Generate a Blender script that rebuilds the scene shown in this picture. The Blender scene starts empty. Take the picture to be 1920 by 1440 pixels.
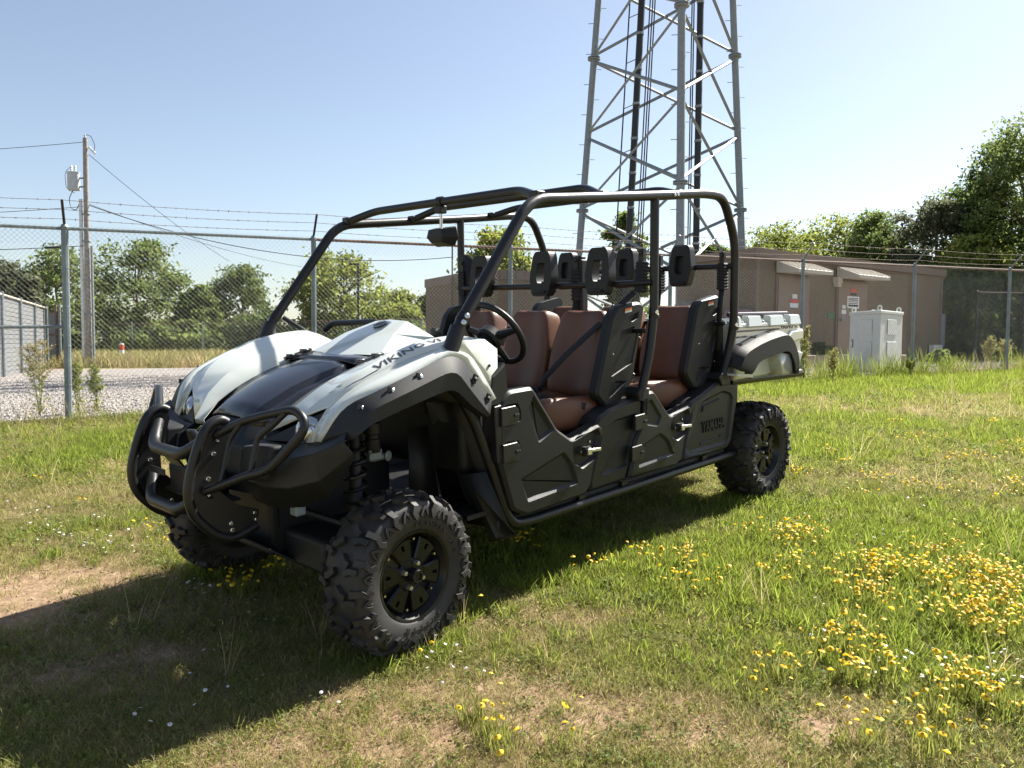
import bpy, bmesh, math, random
import numpy as np
from mathutils import Vector, Matrix, Euler
from mathutils.bvhtree import BVHTree
from mathutils.geometry import delaunay_2d_cdt
R = math.radians
random.seed(7)
rng = np.random.default_rng(11)
sc = bpy.context.scene
col = sc.collection

# ------------------------------------------------------------------ camera
W0, H0, FPX = 1920.0, 1440.0, 1461.49
def basis(yaw, pitch, roll):
    d = Vector((math.cos(pitch)*math.cos(yaw), math.cos(pitch)*math.sin(yaw), math.sin(pitch)))
    r = d.cross(Vector((0, 0, 1))).normalized(); u = r.cross(d)
    return (math.cos(roll)*r+math.sin(roll)*u, -math.sin(roll)*r+math.cos(roll)*u, d)
CAM = Vector((0, 0, 1.5))
BR, BU, BD = basis(R(90), R(-2.97), R(.38))
cam_d = bpy.data.cameras.new('camera'); cam = bpy.data.objects.new('camera', cam_d); col.objects.link(cam)
cam.matrix_world = Matrix(((BR.x, BU.x, -BD.x, CAM.x), (BR.y, BU.y, -BD.y, CAM.y), (BR.z, BU.z, -BD.z, CAM.z), (0, 0, 0, 1)))
cam_d.sensor_width = 36; cam_d.lens = FPX/W0*36; cam_d.clip_start = .05; cam_d.clip_end = 3000
sc.camera = cam
# the vehicle's own frame (x forward, y to its left, z up) stands on a gentle slope
VR = Matrix(((-.69182522, .72144512, -.02991326), (-.71881191, -.69204513, -.06620399), (-.06846388, -.02429958, .99735762)))
VT = Vector((-.91960212, 3.48424661, .32072024))

# ------------------------------------------------------------------ sky and sun
SUN_EL, SUN_AZ = R(43), R(4)
sv = VR @ Vector((-math.cos(SUN_EL)*math.cos(SUN_AZ), math.cos(SUN_EL)*math.sin(SUN_AZ), math.sin(SUN_EL)))
world = bpy.data.worlds.new('World'); sc.world = world; world.use_nodes = True
nt = world.node_tree; nt.nodes.clear()
sky = nt.nodes.new('ShaderNodeTexSky'); sky.sky_type = 'NISHITA'; sky.sun_disc = False
sky.sun_elevation = math.asin(sv.z); sky.sun_rotation = math.atan2(sv.x, sv.y)
sky.air_density = 1.0; sky.dust_density = .9; sky.ozone_density = .55; sky.altitude = 200
bg = nt.nodes.new('ShaderNodeBackground'); bg.inputs[1].default_value = .059
wo = nt.nodes.new('ShaderNodeOutputWorld')
hs = nt.nodes.new('ShaderNodeHueSaturation'); hs.inputs['Saturation'].default_value = .84; nt.links.new(sky.outputs[0], hs.inputs['Color']); nt.links.new(hs.outputs[0], bg.inputs[0]); nt.links.new(bg.outputs[0], wo.inputs[0])
sd = bpy.data.lights.new('sun', 'SUN'); sd.energy = 5.0; sd.angle = R(.53); sd.color = (1, .95, .86)
so = bpy.data.objects.new('sun', sd); col.objects.link(so)
so.rotation_euler = (-sv).to_track_quat('-Z', 'Y').to_euler(); so.location = (0, 0, 30)
sc.view_settings.view_transform = 'Standard'; sc.view_settings.look = 'None'
sc.view_settings.exposure = 1.5; sc.view_settings.gamma = 1.0
sc.cycles.max_bounces = 8; sc.cycles.transparent_max_bounces = 8

# ------------------------------------------------------------------ node materials
def mat(name, c, rough=.5, metal=0., var=.12, vs=6., bump=0., bs=120., coat=0., c2=None, spec=.5, trans=0., island=0., detail=4.):
    """Principled with noise colour variation (c..c2), roughness variation, fine bump; trans adds translucency."""
    m = bpy.data.materials.new(name); m.use_nodes = True; t = m.node_tree; N = t.nodes; L = t.links
    b = N['Principled BSDF']; out = N['Material Output']
    b.inputs['Roughness'].default_value = rough; b.inputs['Metallic'].default_value = metal
    b.inputs['Specular IOR Level'].default_value = spec
    if coat: b.inputs['Coat Weight'].default_value = coat; b.inputs['Coat Roughness'].default_value = .06
    tc = N.new('ShaderNodeTexCoord'); nz = N.new('ShaderNodeTexNoise'); nz.inputs['Scale'].default_value = vs; nz.inputs['Detail'].default_value = detail
    L.new(tc.outputs['Object'], nz.inputs['Vector'])
    rp = N.new('ShaderNodeValToRGB'); rp.color_ramp.elements[0].position = .3; rp.color_ramp.elements[1].position = .7
    a = [max(0, x*(1-var)) for x in c]; e = c2 if c2 else [x*(1+var) for x in c]
    rp.color_ramp.elements[0].color = (*a, 1); rp.color_ramp.elements[1].color = (*e, 1)
    fac = nz.outputs['Fac']
    if island:
        g = N.new('ShaderNodeNewGeometry'); mx = N.new('ShaderNodeMix'); mx.data_type = 'FLOAT'; mx.inputs[0].default_value = island
        L.new(nz.outputs['Fac'], mx.inputs[2]); L.new(g.outputs['Random Per Island'], mx.inputs[3]); fac = mx.outputs[0]
    L.new(fac, rp.inputs[0]); L.new(rp.outputs[0], b.inputs['Base Color'])
    mr = N.new('ShaderNodeMapRange'); mr.inputs['To Min'].default_value = rough*.85; mr.inputs['To Max'].default_value = min(1, rough*1.15)
    L.new(nz.outputs['Fac'], mr.inputs['Value']); L.new(mr.outputs[0], b.inputs['Roughness'])
    if bump:
        n2 = N.new('ShaderNodeTexNoise'); n2.inputs['Scale'].default_value = bs; n2.inputs['Detail'].default_value = 3
        L.new(tc.outputs['Object'], n2.inputs['Vector'])
        bp = N.new('ShaderNodeBump'); bp.inputs['Strength'].default_value = bump; bp.inputs['Distance'].default_value = .01
        L.new(n2.outputs['Fac'], bp.inputs['Height']); L.new(bp.outputs[0], b.inputs['Normal'])
    if trans:
        tr = N.new('ShaderNodeBsdfTranslucent'); L.new(rp.outputs[0], tr.inputs['Color'])
        ms = N.new('ShaderNodeMixShader'); ms.inputs[0].default_value = trans
        L.new(b.outputs[0], ms.inputs[1]); L.new(tr.outputs[0], ms.inputs[2]); L.new(ms.outputs[0], out.inputs['Surface'])
    return m

MT = {}
MT['white'] = mat('pale_sage_paint', (.55, .585, .545), .22, var=.03, vs=3, coat=.8)
MT['hood'] = mat('satin_black_paint', (.014, .0145, .020), .26, var=.15, vs=5, coat=.35)
MT['plastic'] = mat('grained_black_plastic', (.014, .0150, .0148), .46, spec=.32, var=.15, vs=9, bump=.12, bs=900)
MT['flare'] = mat('matt_black_flare_plastic', (.019, .020, .021), .58, spec=.32, var=.12, vs=9, bump=.12, bs=900)
MT['tube'] = mat('powder_coated_black_steel', (.012, .0125, .013), .38, spec=.4, var=.15, vs=14, bump=.1, bs=700)
MT['dark'] = mat('dark_underbody', (.012, .012, .013), .6, var=.2)
MT['rubber'] = mat('tyre_rubber', (.016, .016, .017), .62, var=.25, vs=9, bump=.15, bs=300, c2=(.040, .036, .032))
MT['rim'] = mat('satin_black_alloy', (.012, .012, .012), .28, metal=.3, var=.2)
MT['chrome'] = mat('zinc_bolt', (.62, .62, .58), .25, metal=1)
MT['latch'] = mat('cast_latch_metal', (.62, .60, .52), .35, metal=.85)
MT['seat'] = mat('brown_vinyl', (.125, .048, .021), .45, var=.18, vs=5, bump=.15, bs=260)
MT['belt'] = mat('black_webbing', (.018, .018, .022), .75, bump=.2, bs=500)
MT['glass'] = mat('headlight_lens', (.55, .58, .6), .06, metal=.6)
MT['decal'] = mat('charcoal_decal', (.035, .03, .04), .4)
MT['sticker_o'] = mat('orange_sticker', (.75, .22, .06), .5)
MT['sticker_w'] = mat('white_sticker', (.7, .7, .68), .5)
MT['red'] = mat('red_lens', (.5, .02, .02), .2)
MT['galv'] = mat('galvanised_steel', (.22, .25, .265), .6, metal=.15, var=.12, vs=9)
MT['galv_d'] = mat('weathered_fence_post', (.20, .24, .26), .5, metal=.3, var=.2, vs=5)
MT['wire'] = mat('galvanised_wire', (.24, .24, .23), .55, metal=.2, var=.25, vs=3)
MT['rust'] = mat('rusty_rail', (.13, .062, .045), .7, var=.35, vs=6, c2=(.22, .13, .10))
MT['wood'] = mat('weathered_pole_wood', (.26, .245, .225), .85, var=.3, vs=8, bump=.4, bs=60)
MT['pvc'] = mat('grey_white_conduit', (.60, .62, .63), .5)
MT['xfmr'] = mat('transformer_grey', (.42, .45, .46), .4)
MT['cable'] = mat('black_cable', (.014, .014, .015), .5)
MT['wall'] = mat('brown_aggregate_wall', (.125, .092, .058), .9, var=.35, vs=38, bump=.6, bs=60, c2=(.27, .21, .14), detail=8)
MT['trim'] = mat('mauve_brown_trim', (.19, .14, .108), .6, var=.1)
MT['door'] = mat('tan_steel_door', (.22, .16, .118), .5, var=.08)
MT['awn'] = mat('cream_awning', (.50, .45, .37), .5, var=.06)
MT['concrete'] = mat('tan_concrete', (.34, .28, .22), .85, var=.15, vs=4, bump=.2)
MT['cab'] = mat('light_grey_cabinet', (.60, .62, .58), .4, var=.04)
MT['hvac'] = mat('taupe_hvac', (.35, .29, .27), .5)
MT['mauve'] = mat('mauve_box', (.22, .12, .15), .5)
MT['paper'] = mat('white_sign', (.72, .74, .75), .5)
MT['ink'] = mat('dark_print', (.03, .03, .035), .6)
MT['green'] = mat('green_plate', (.07, .17, .09), .5)
MT['siding'] = mat('grey_siding', (.17, .175, .18), .6, var=.1)
MT['orange'] = mat('orange_marker', (.65, .10, .04), .6)
MT['bark'] = mat('bark', (.10, .075, .055), .9, var=.3, vs=12, bump=.5, bs=40)
MT['clod'] = mat('soil_crumb', (.13, .09, .06), .95, var=.2, vs=3, island=.8, c2=(.34, .26, .18))
MT['stone'] = mat('gravel_stone', (.17, .155, .145), .9, var=.25, vs=2, island=.8, c2=(.38, .35, .325))
def leafmat(n, a, b): MT[n] = mat(n, a, .55, var=0, vs=.35, c2=b, trans=.62, island=.55, spec=.22)
leafmat('leaf_mid', (.105, .15, .045), (.235, .285, .090))
leafmat('leaf_dark', (.085, .125, .045), (.185, .235, .080))
leafmat('leaf_yellow', (.15, .19, .042), (.32, .35, .085))
leafmat('leaf_grey', (.10, .12, .065), (.19, .205, .12))
leafmat('leaf_rust', (.15, .075, .03), (.26, .14, .06))
leafmat('grass_green', (.155, .18, .034), (.34, .355, .088))
leafmat('grass_lush', (.15, .205, .027), (.33, .385, .07))
leafmat('grass_dry', (.30, .24, .12), (.56, .47, .26))
leafmat('grass_mix', (.21, .205, .062), (.46, .43, .185))
leafmat('weed_head', (.30, .25, .10), (.48, .42, .20))
MT['petal'] = mat('yellow_petal', (.78, .50, .008), .5, var=.08, trans=.35, c2=(.86, .64, .02), island=.6)
MT['eye'] = mat('brown_flower_eye', (.26, .12, .012), .7)
MT['daisy'] = mat('white_petal', (.72, .70, .74), .6, var=.04, trans=.25)

# ------------------------------------------------------------------ geometry helpers: geo = (verts, faces)
def mesh(name, geo, m, sharp=32):
    me = bpy.data.meshes.new(name)
    me.from_pydata([tuple(v) for v in geo[0]], [], geo[1]); me.materials.append(m)
    finish(me, sharp); return me
def finish(me, sharp=32):
    bm = bmesh.new(); bm.from_mesh(me)
    bmesh.ops.remove_doubles(bm, verts=bm.verts, dist=1e-5)
    bmesh.ops.recalc_face_normals(bm, faces=bm.faces)
    s = R(sharp)
    for f in bm.faces: f.smooth = True
    for e in bm.edges:
        if len(e.link_faces) == 2 and e.calc_face_angle(0) > s: e.smooth = False
    bm.to_mesh(me); bm.free(); me.update()
def link(name, data, parent=None):
    o = bpy.data.objects.new(name, data); col.objects.link(o)
    if parent: o.parent = parent
    return o
def obj(name, geo, m, parent=None, sharp=32, bevel=0., seg=2, solid=0., sub=0):
    o = link(name, mesh(name, geo, MT[m] if isinstance(m, str) else m, sharp), parent)
    if solid:
        s = o.modifiers.new('solid', 'SOLIDIFY'); s.thickness = solid; s.offset = 0
    if bevel:
        b = o.modifiers.new('bevel', 'BEVEL'); b.width = bevel; b.segments = seg; b.limit_method = 'ANGLE'; b.angle_limit = R(28); b.harden_normals = False
    if sub:
        s = o.modifiers.new('sub', 'SUBSURF'); s.levels = sub; s.render_levels = sub
    return o
def tag(o, label=None, cat=None, group=None, kind=None):
    if label: o['label'] = label
    if cat: o['category'] = cat
    if group: o['group'] = group
    if kind: o['kind'] = kind
    return o
def thing(name, label, cat, loc=(0, 0, 0), rz=0, group=None):
    o = link(name, None); o.location = loc; o.rotation_euler.z = rz
    return tag(o, label, cat, group)
def part(name, parent): return link(name, None, parent)
def copy_tree(o, parent=None):
    c = o.copy(); col.objects.link(c); c.parent = parent
    for ch in list(o.children): copy_tree(ch, c)
    return c
def join(*gs):
    v, f = [], []
    for g in gs:
        k = len(v); v += list(g[0]); f += [tuple(i+k for i in q) for q in g[1]]
    return v, f
def mir(g): return [(x, -y, z) for x, y, z in g[0]], [tuple(reversed(f)) for f in g[1]]
def xf(g, M):
    return [tuple(M @ Vector(v)) for v in g[0]], g[1]
def box(c, s, M=None):
    x, y, z = s[0]/2, s[1]/2, s[2]/2
    v = [(a*x, b*y, d*z) for a in (-1, 1) for b in (-1, 1) for d in (-1, 1)]
    f = [(0, 1, 3, 2), (4, 6, 7, 5), (0, 4, 5, 1), (2, 3, 7, 6), (0, 2, 6, 4), (1, 5, 7, 3)]
    if M is not None: v = [tuple(M @ Vector(p)) for p in v]
    return [(p[0]+c[0], p[1]+c[1], p[2]+c[2]) for p in v], f
def fillet(pts, rad, n=5):
    P = [Vector(p) for p in pts]; out = [P[0]]
    for i in range(1, len(P)-1):
        a, b, c = P[i-1], P[i], P[i+1]
        r = min(rad, (a-b).length*.48, (c-b).length*.48)
        p0 = b+(a-b).normalized()*r; p2 = b+(c-b).normalized()*r
        for k in range(n+1):
            t = k/n; out.append((1-t)**2*p0+2*t*(1-t)*b+t*t*p2)
    out.append(P[-1]); return out
def tube(pts, r, n=10, fil=0., caps=True, closed=False):
    P = fillet(pts, fil) if fil else [Vector(p) for p in pts]
    rs = r if isinstance(r, (list, tuple)) else [r]*len(P)
    v, f = [], []; m = len(P); up = None
    for i in range(m):
        if closed: t = (P[(i+1) % m]-P[i-1]).normalized()
        else: t = (P[min(i+1, m-1)]-P[max(i-1, 0)]).normalized()
        if up is None:
            up = Vector((0, 0, 1)) if abs(t.z) < .9 else Vector((1, 0, 0))
        a = t.cross(up).normalized(); b = a.cross(t).normalized(); up = b
        for k in range(n):
            w = 2*math.pi*k/n; v.append(tuple(P[i]+rs[i]*(math.cos(w)*a+math.sin(w)*b)))
    for i in range(m if closed else m-1):
        j = (i+1) % m
        for k in range(n):
            f.append((i*n+k, i*n+(k+1) % n, j*n+(k+1) % n, j*n+k))
    if caps and not closed:
        f.append(tuple(range(n-1, -1, -1))); f.append(tuple((m-1)*n+k for k in range(n)))
    return v, f
def frame(ax):
    z = Vector(ax).normalized(); x = z.orthogonal().normalized(); return x, z.cross(x), z
def lathe(prof, c, ax, n=24, close=False):
    x, y, z = frame(ax); c = Vector(c); v, f = [], []; m = len(prof)
    for r, h in prof:
        for k in range(n):
            w = 2*math.pi*k/n; v.append(tuple(c+z*h+(x*math.cos(w)+y*math.sin(w))*r))
    for i in range(m-1 if not close else m):
        j = (i+1) % m
        for k in range(n): f.append((i*n+k, i*n+(k+1) % n, j*n+(k+1) % n, j*n+k))
    if not close:
        if prof[0][0] > 1e-6: f.append(tuple(range(n-1, -1, -1)))
        if prof[-1][0] > 1e-6: f.append(tuple((m-1)*n+k for k in range(n)))
    return v, f
def disc_bolt(c, ax, r=.011, h=.008, n=6):
    return lathe([(r, -.01), (r, h*.8), (r*.8, h)], c, ax, n)
def sgn_area(p): return sum(p[i][0]*p[(i+1) % len(p)][1]-p[(i+1) % len(p)][0]*p[i][1] for i in range(len(p)))/2
def inset(p, d):
    if sgn_area(p) < 0: d = -d
    n = len(p); o = []
    for i in range(n):
        a, b, c = Vector(p[i-1]), Vector(p[i]), Vector(p[(i+1) % n])
        e1 = (b-a).normalized(); e2 = (c-b).normalized()
        n1 = Vector((-e1.y, e1.x)); n2 = Vector((-e2.y, e2.x)); h = n1+n2
        k = max(.35, 1+n1.dot(n2)); o.append(tuple(b+h/k*d))
    return o
def roundpoly(p, rad, n=3):
    q = []; m = len(p)
    for i in range(m):
        a, b, c = Vector(p[i-1]), Vector(p[i]), Vector(p[(i+1) % m])
        r = min(rad, (a-b).length*.45, (c-b).length*.45)
        p0 = b+(a-b).normalized()*r; p2 = b+(c-b).normalized()*r
        for k in range(n+1):
            t = k/n; q.append(tuple((1-t)**2*p0+2*t*(1-t)*b+t*t*p2))
    return q
def inpoly(pt, p):
    x, y = pt; c = False; n = len(p)
    for i in range(n):
        x1, y1 = p[i]; x2, y2 = p[i-1]
        if (y1 > y) != (y2 > y) and x < (x2-x1)*(y-y1)/(y2-y1)+x1: c = not c
    return c
def relief(out, rec, w0, w1, ch=.012, mp=None):
    """panel: outline (u,v) extruded from w0 (back) to w1 (face) with chamfer ch; rec=[(poly, inset, depth)] recesses (depth<0: boss)."""
    mp = mp or (lambda u, v, w: (u, w, v))
    sg = 1 if w1 > w0 else -1
    if sgn_area(out) < 0: out = out[::-1]
    n = len(out); v, f = [], []
    A = [mp(u, q, w0) for u, q in out]; B = [mp(u, q, w1-sg*ch) for u, q in out]
    ins = inset(out, ch) if ch else out
    v += A+B; f.append(tuple(range(n)))
    for i in range(n): f.append((i, (i+1) % n, n+(i+1) % n, n+i))
    polys = [ins]+[r[0] for r in rec]; pts, ed = [], []
    for p in polys:
        k = len(pts); pts += [Vector(q) for q in p]; ed += [(k+i, k+(i+1) % len(p)) for i in range(len(p))]
    vo, eo, fo, *_ = delaunay_2d_cdt(pts, ed, [], 1, 1e-6)
    k = len(v); v += [mp(q.x, q.y, w1) for q in vo]
    for t in fo:
        c = sum((vo[i] for i in t), Vector((0, 0)))/len(t)
        if not inpoly(c, ins) or any(inpoly(c, r[0]) for r in rec): continue
        f.append(tuple(k+i for i in t))
    k0 = len(v); v += [mp(u, q, w1) for u, q in ins]
    for i in range(n): f.append((n+i, n+(i+1) % n, k0+(i+1) % n, k0+i))
    for p, di, dp in rec:
        m = len(p); k = len(v); v += [mp(u, q, w1) for u, q in p]; pi = inset(p, di); v += [mp(u, q, w1-sg*dp) for u, q in pi]
        for i in range(m): f.append((k+i, k+(i+1) % m, k+m+(i+1) % m, k+m+i))
        f.append(tuple(k+m+i for i in range(m)))
    return v, f
def resamp(pts, n):
    P = [Vector(p) for p in pts]; d = [0]
    for i in range(1, len(P)): d.append(d[-1]+(P[i]-P[i-1]).length)
    o = []; j = 0
    for k in range(n):
        s = d[-1]*k/(n-1)
        while j < len(P)-2 and d[j+1] < s: j += 1
        t = (s-d[j])/max(1e-9, d[j+1]-d[j]); o.append(P[j].lerp(P[j+1], min(1, t)))
    return o
def spline(pts, n):
    """Catmull-Rom through pts, n samples per span"""
    P = [Vector(p) for p in pts]; P = [2*P[0]-P[1]]+P+[2*P[-1]-P[-2]]; o = []
    for i in range(1, len(P)-2):
        a, b, c, d = P[i-1:i+3]
        for k in range(n):
            t = k/n; o.append(.5*((2*b)+(c-a)*t+(2*a-5*b+4*c-d)*t*t+(3*b-a-3*c+d)*t**3))
    o.append(P[-2]); return o
def loft(rows, closed=False):
    v, f = [], []; n = len(rows[0])
    for r in rows: v += [tuple(p) for p in r]
    for i in range(len(rows)-1):
        for k in range(n-1): f.append((i*n+k, i*n+k+1, (i+1)*n+k+1, (i+1)*n+k))
    return v, f
def rods(segs, r, n=3):
    """many straight rods as arrays"""
    a = np.array([s[0] for s in segs], float); b = np.array([s[1] for s in segs], float)
    t = b-a; t /= np.linalg.norm(t, axis=1, keepdims=True)
    up = np.where(np.abs(t[:, 2:3]) > .9, np.array([[1., 0, 0]]), np.array([[0, 0, 1.]]))
    x = np.cross(t, up); x /= np.linalg.norm(x, axis=1, keepdims=True); y = np.cross(t, x)
    v = []
    for e in (a, b):
        for k in range(n):
            w = 2*math.pi*k/n; v.append(e+r*(math.cos(w)*x+math.sin(w)*y))
    V = np.stack(v, 1).reshape(-1, 3); m = len(segs); F = []
    base = (np.arange(m)*2*n)[:, None]
    q = np.array([(k, (k+1) % n, n+(k+1) % n, n+k) for k in range(n)])
    F = (base[:, None, :]+q[None]).reshape(-1, 4)
    return V, F
def npmesh(name, V, F, m):
    """fast mesh from arrays (all faces same size)"""
    me = bpy.data.meshes.new(name); k = F.shape[1]
    me.vertices.add(len(V)); me.vertices.foreach_set('co', np.ascontiguousarray(V, np.float32).ravel())
    me.loops.add(F.size); me.loops.foreach_set('vertex_index', F.astype(np.int32).ravel())
    me.polygons.add(len(F)); me.polygons.foreach_set('loop_start', np.arange(0, F.size, k, dtype=np.int32))
    try: me.polygons.foreach_set('loop_total', np.full(len(F), k, np.int32))
    except Exception: pass
    me.materials.append(MT[m] if isinstance(m, str) else m); me.update(calc_edges=True); me.validate(); return me
def text_geo(s, shear=0., bold=0.):
    c = bpy.data.curves.new('t', 'FONT'); c.body = s; c.shear = shear; c.offset = bold; c.resolution_u = 3
    o = bpy.data.objects.new('t', c); col.objects.link(o)
    dg = bpy.context.evaluated_depsgraph_get(); me = bpy.data.meshes.new_from_object(o.evaluated_get(dg))
    v = np.array([x.co[:2] for x in me.vertices]) if len(me.vertices) else np.zeros((1, 2)); f = [tuple(p.vertices) for p in me.polygons]
    bpy.data.objects.remove(o); bpy.data.curves.remove(c); bpy.data.meshes.remove(me)
    v = (v-v.min(0))/np.maximum(1e-6, v.max(0)-v.min(0)); return v, f
def solidtext(s, org, xd, ud, w, h, dep, shear=0., bold=0.):
    """extruded text with bottom-left at org"""
    v, f = text_geo(s, shear, bold); xd = Vector(xd).normalized(); ud = Vector(ud).normalized(); nd = xd.cross(ud); o = Vector(org)
    n = len(v); V = [tuple(o+xd*a*w+ud*b*h+nd*dep) for a, b in v]+[tuple(o+xd*a*w+ud*b*h) for a, b in v]
    from collections import Counter
    ec = Counter(); dr = {}
    for q in f:
        for i in range(len(q)):
            e = (q[i], q[(i+1) % len(q)]); ec[tuple(sorted(e))] += 1; dr[tuple(sorted(e))] = e
    F = list(f)+[(dr[e][1], dr[e][0], dr[e][0]+n, dr[e][1]+n) for e, c in ec.items() if c == 1]
    return V, F

# ------------------------------------------------------------------ terrain
def hash2(ix, iy, s):
    h = (ix.astype(np.int64)*374761393+iy.astype(np.int64)*668265263+s*1442695041) & 0x7fffffff
    h = ((h ^ (h >> 13))*1274126177) & 0x7fffffff; return ((h ^ (h >> 16)) & 0xffff)/65535.
def vnoise(x, y, s=0):
    x = np.asarray(x, float); y = np.asarray(y, float); ix = np.floor(x); iy = np.floor(y); u = x-ix; w = y-iy
    u = u*u*(3-2*u); w = w*w*(3-2*w)
    a = hash2(ix, iy, s); b = hash2(ix+1, iy, s); c = hash2(ix, iy+1, s); d = hash2(ix+1, iy+1, s)
    return (a*(1-u)+b*u)*(1-w)+(c*(1-u)+d*u)*w
def fbm(x, y, s=0, o=3):
    t = 0; a = .5
    for k in range(o): t = t+a*vnoise(np.asarray(x)*2**k, np.asarray(y)*2**k, s+k*17); a *= .5
    return t/(1-.5**o)
def softp(t, w): return w*np.logaddexp(0, t/w)
def terrain(x, y):
    x = np.asarray(x, float); y = np.asarray(y, float)
    xs = x/(1+np.abs(x)/25); yc = -15+softp(y+15, 1.)
    s = yc-.8*softp(yc-6.8, .8)-.2*softp(yc-16, 1.5)
    z = .3207+.03*(xs+.92)+.0664*(s-3.484)
    near = np.exp(-((x+.2)**2+(y-4.3)**2)/9)
    return z+(fbm(x*1.3, y*1.3, 5)-.5)*.05*(1-.75*near)+(fbm(x*7, y*7, 9, 2)-.5)*.012
def tz(x, y): return float(terrain(x, y))
def pray(px, py): return (BD+BR*((px-W0/2)/FPX)-BU*((py-H0/2)/FPX))
def atY(px, py, Y):
    d = pray(px, py); return CAM+d*(Y/d.y)
def atG(px, py):
    d = pray(px, py); t = .5
    for k in range(400):
        p = CAM+d*t
        if p.z < tz(p.x, p.y): break
        t *= 1.015
    return Vector((p.x, p.y, tz(p.x, p.y)))

def leafquads(C, size, g, flat=.0):
    n = len(C); nv = g.normal(size=(n, 3)); nv[:, 2] += flat; nv /= np.linalg.norm(nv, axis=1, keepdims=True)
    t_ = np.cross(nv, g.normal(size=(n, 3))); t_ /= np.linalg.norm(t_, axis=1, keepdims=True); b_ = np.cross(nv, t_)
    s = size*g.uniform(.6, 1.3, (n, 1)); t_ = t_*s; b_ = b_*s*.6
    V = np.stack([C-t_, C-b_*.9+nv*s*.12, C+t_, C+b_*.9+nv*s*.12], 1).reshape(-1, 3)
    F = np.arange(4*n).reshape(-1, 4); return V, F

# ================================================================== GROUND
def axis1(lo, a, b, hi, st, g=1.25):
    c = list(np.arange(a, b+1e-6, st)); x, s = a, st
    while x > lo: s *= g; x -= s; c.insert(0, x)
    x, s = b, st
    while x < hi: s *= g; x += s; c.append(x)
    return np.array(c)
gx = axis1(-900, -6.5, 8, 900, .11, 1.18); gy = axis1(-60, .2, 13, 1500, .11, 1.16)
X, Y = np.meshgrid(gx, gy, indexing='ij'); Zg = terrain(X, Y)
V = np.stack([X, Y, Zg], -1).reshape(-1, 3); ny = len(gy)
i, j = np.meshgrid(np.arange(len(gx)-1), np.arange(ny-1), indexing='ij'); q = (i*ny+j).ravel()
F = np.stack([q, q+ny, q+ny+1, q+1], 1)
gm = bpy.data.materials.new('soil_and_thatch'); gm.use_nodes = True; t = gm.node_tree; N = t.nodes; L = t.links; b = N['Principled BSDF']
b.inputs['Roughness'].default_value = .95; b.inputs['Specular IOR Level'].default_value = .15
tc = N.new('ShaderNodeTexCoord')
def noise(s, d=6, rg=.6):
    n = N.new('ShaderNodeTexNoise'); n.inputs['Scale'].default_value = s; n.inputs['Detail'].default_value = d; n.inputs['Roughness'].default_value = rg
    L.new(tc.outputs['Object'], n.inputs['Vector']); return n
def ramp(src, *st):
    r = N.new('ShaderNodeValToRGB'); e = r.color_ramp.elements
    while len(e) < len(st): e.new(.5)
    for k, (p, c) in enumerate(st): e[k].position = p; e[k].color = (*c, 1)
    L.new(src, r.inputs[0]); return r
n1 = noise(.9, 5); n2 = noise(24, 8, .7); n3 = noise(140, 5, .7)
dirt = ramp(n2.outputs[0], (.30, (.15, .095, .060)), (.52, (.28, .188, .122)), (.72, (.41, .305, .21)))
that = ramp(n3.outputs[0], (.35, (.15, .14, .045)), (.55, (.27, .245, .095)), (.7, (.43, .365, .19)))
mk = ramp(n1.outputs[0], (.42, (0, 0, 0)), (.60, (1, 1, 1)))
mx = N.new('ShaderNodeMix'); mx.data_type = 'RGBA'
at_ = N.new('ShaderNodeAttribute'); at_.attribute_name = 'bare'; sb_ = N.new('ShaderNodeMath'); sb_.operation = 'SUBTRACT'; sb_.use_clamp = True; L.new(mk.outputs[0], sb_.inputs[0]); L.new(at_.outputs['Fac'], sb_.inputs[1])
L.new(sb_.outputs[0], mx.inputs[0]); L.new(dirt.outputs[0], mx.inputs[6]); L.new(that.outputs[0], mx.inputs[7]); L.new(mx.outputs[2], b.inputs['Base Color'])
bp = N.new('ShaderNodeBump'); bp.inputs['Strength'].default_value = .6; bp.inputs['Distance'].default_value = .02; L.new(n2.outputs[0], bp.inputs['Height']); L.new(bp.outputs[0], b.inputs['Normal'])
MT['soil'] = gm
g_me = npmesh('ground', V, F, 'soil'); g_me.shade_smooth()
tag(link('ground', g_me), kind='structure')

# fence frame: s along the fence, t beyond it
FA = Vector((-5.577, 9.779)); FT = .4312; FD = Vector((math.cos(FT), math.sin(FT))); FN = Vector((-math.sin(FT), math.cos(FT)))
def fpt(s, t): p = FA+FD*s+FN*t; return p.x, p.y
# gravel yard behind the fence
ss = np.arange(-34, 46, .5); tt = np.concatenate([np.arange(.25, 10, .35), np.arange(10, 23, .8)])
S, T = np.meshgrid(ss, tt, indexing='ij')
T2 = T*(1+.12*(vnoise(S*.4, T*0, 3)-.5)); GX = FA.x+FD.x*S+FN.x*T2; GY = FA.y+FD.y*S+FN.y*T2
V = np.stack([GX, GY, terrain(GX, GY)+.035], -1).reshape(-1, 3); ny = len(tt)
i, j = np.meshgrid(np.arange(len(ss)-1), np.arange(ny-1), indexing='ij'); q = (i*ny+j).ravel(); F = np.stack([q, q+ny, q+ny+1, q+1], 1)
gm = bpy.data.materials.new('pale_gravel'); gm.use_nodes = True; t = gm.node_tree; N = t.nodes; L = t.links; b = N['Principled BSDF']; b.inputs['Roughness'].default_value = .95
tc = N.new('ShaderNodeTexCoord'); vo = N.new('ShaderNodeTexVoronoi'); vo.inputs['Scale'].default_value = 20; L.new(tc.outputs['Object'], vo.inputs['Vector'])
r1 = ramp(vo.outputs['Color'], (.1, (.15, .135, .125)), (.5, (.255, .235, .22)), (.9, (.37, .34, .315)))
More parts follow.
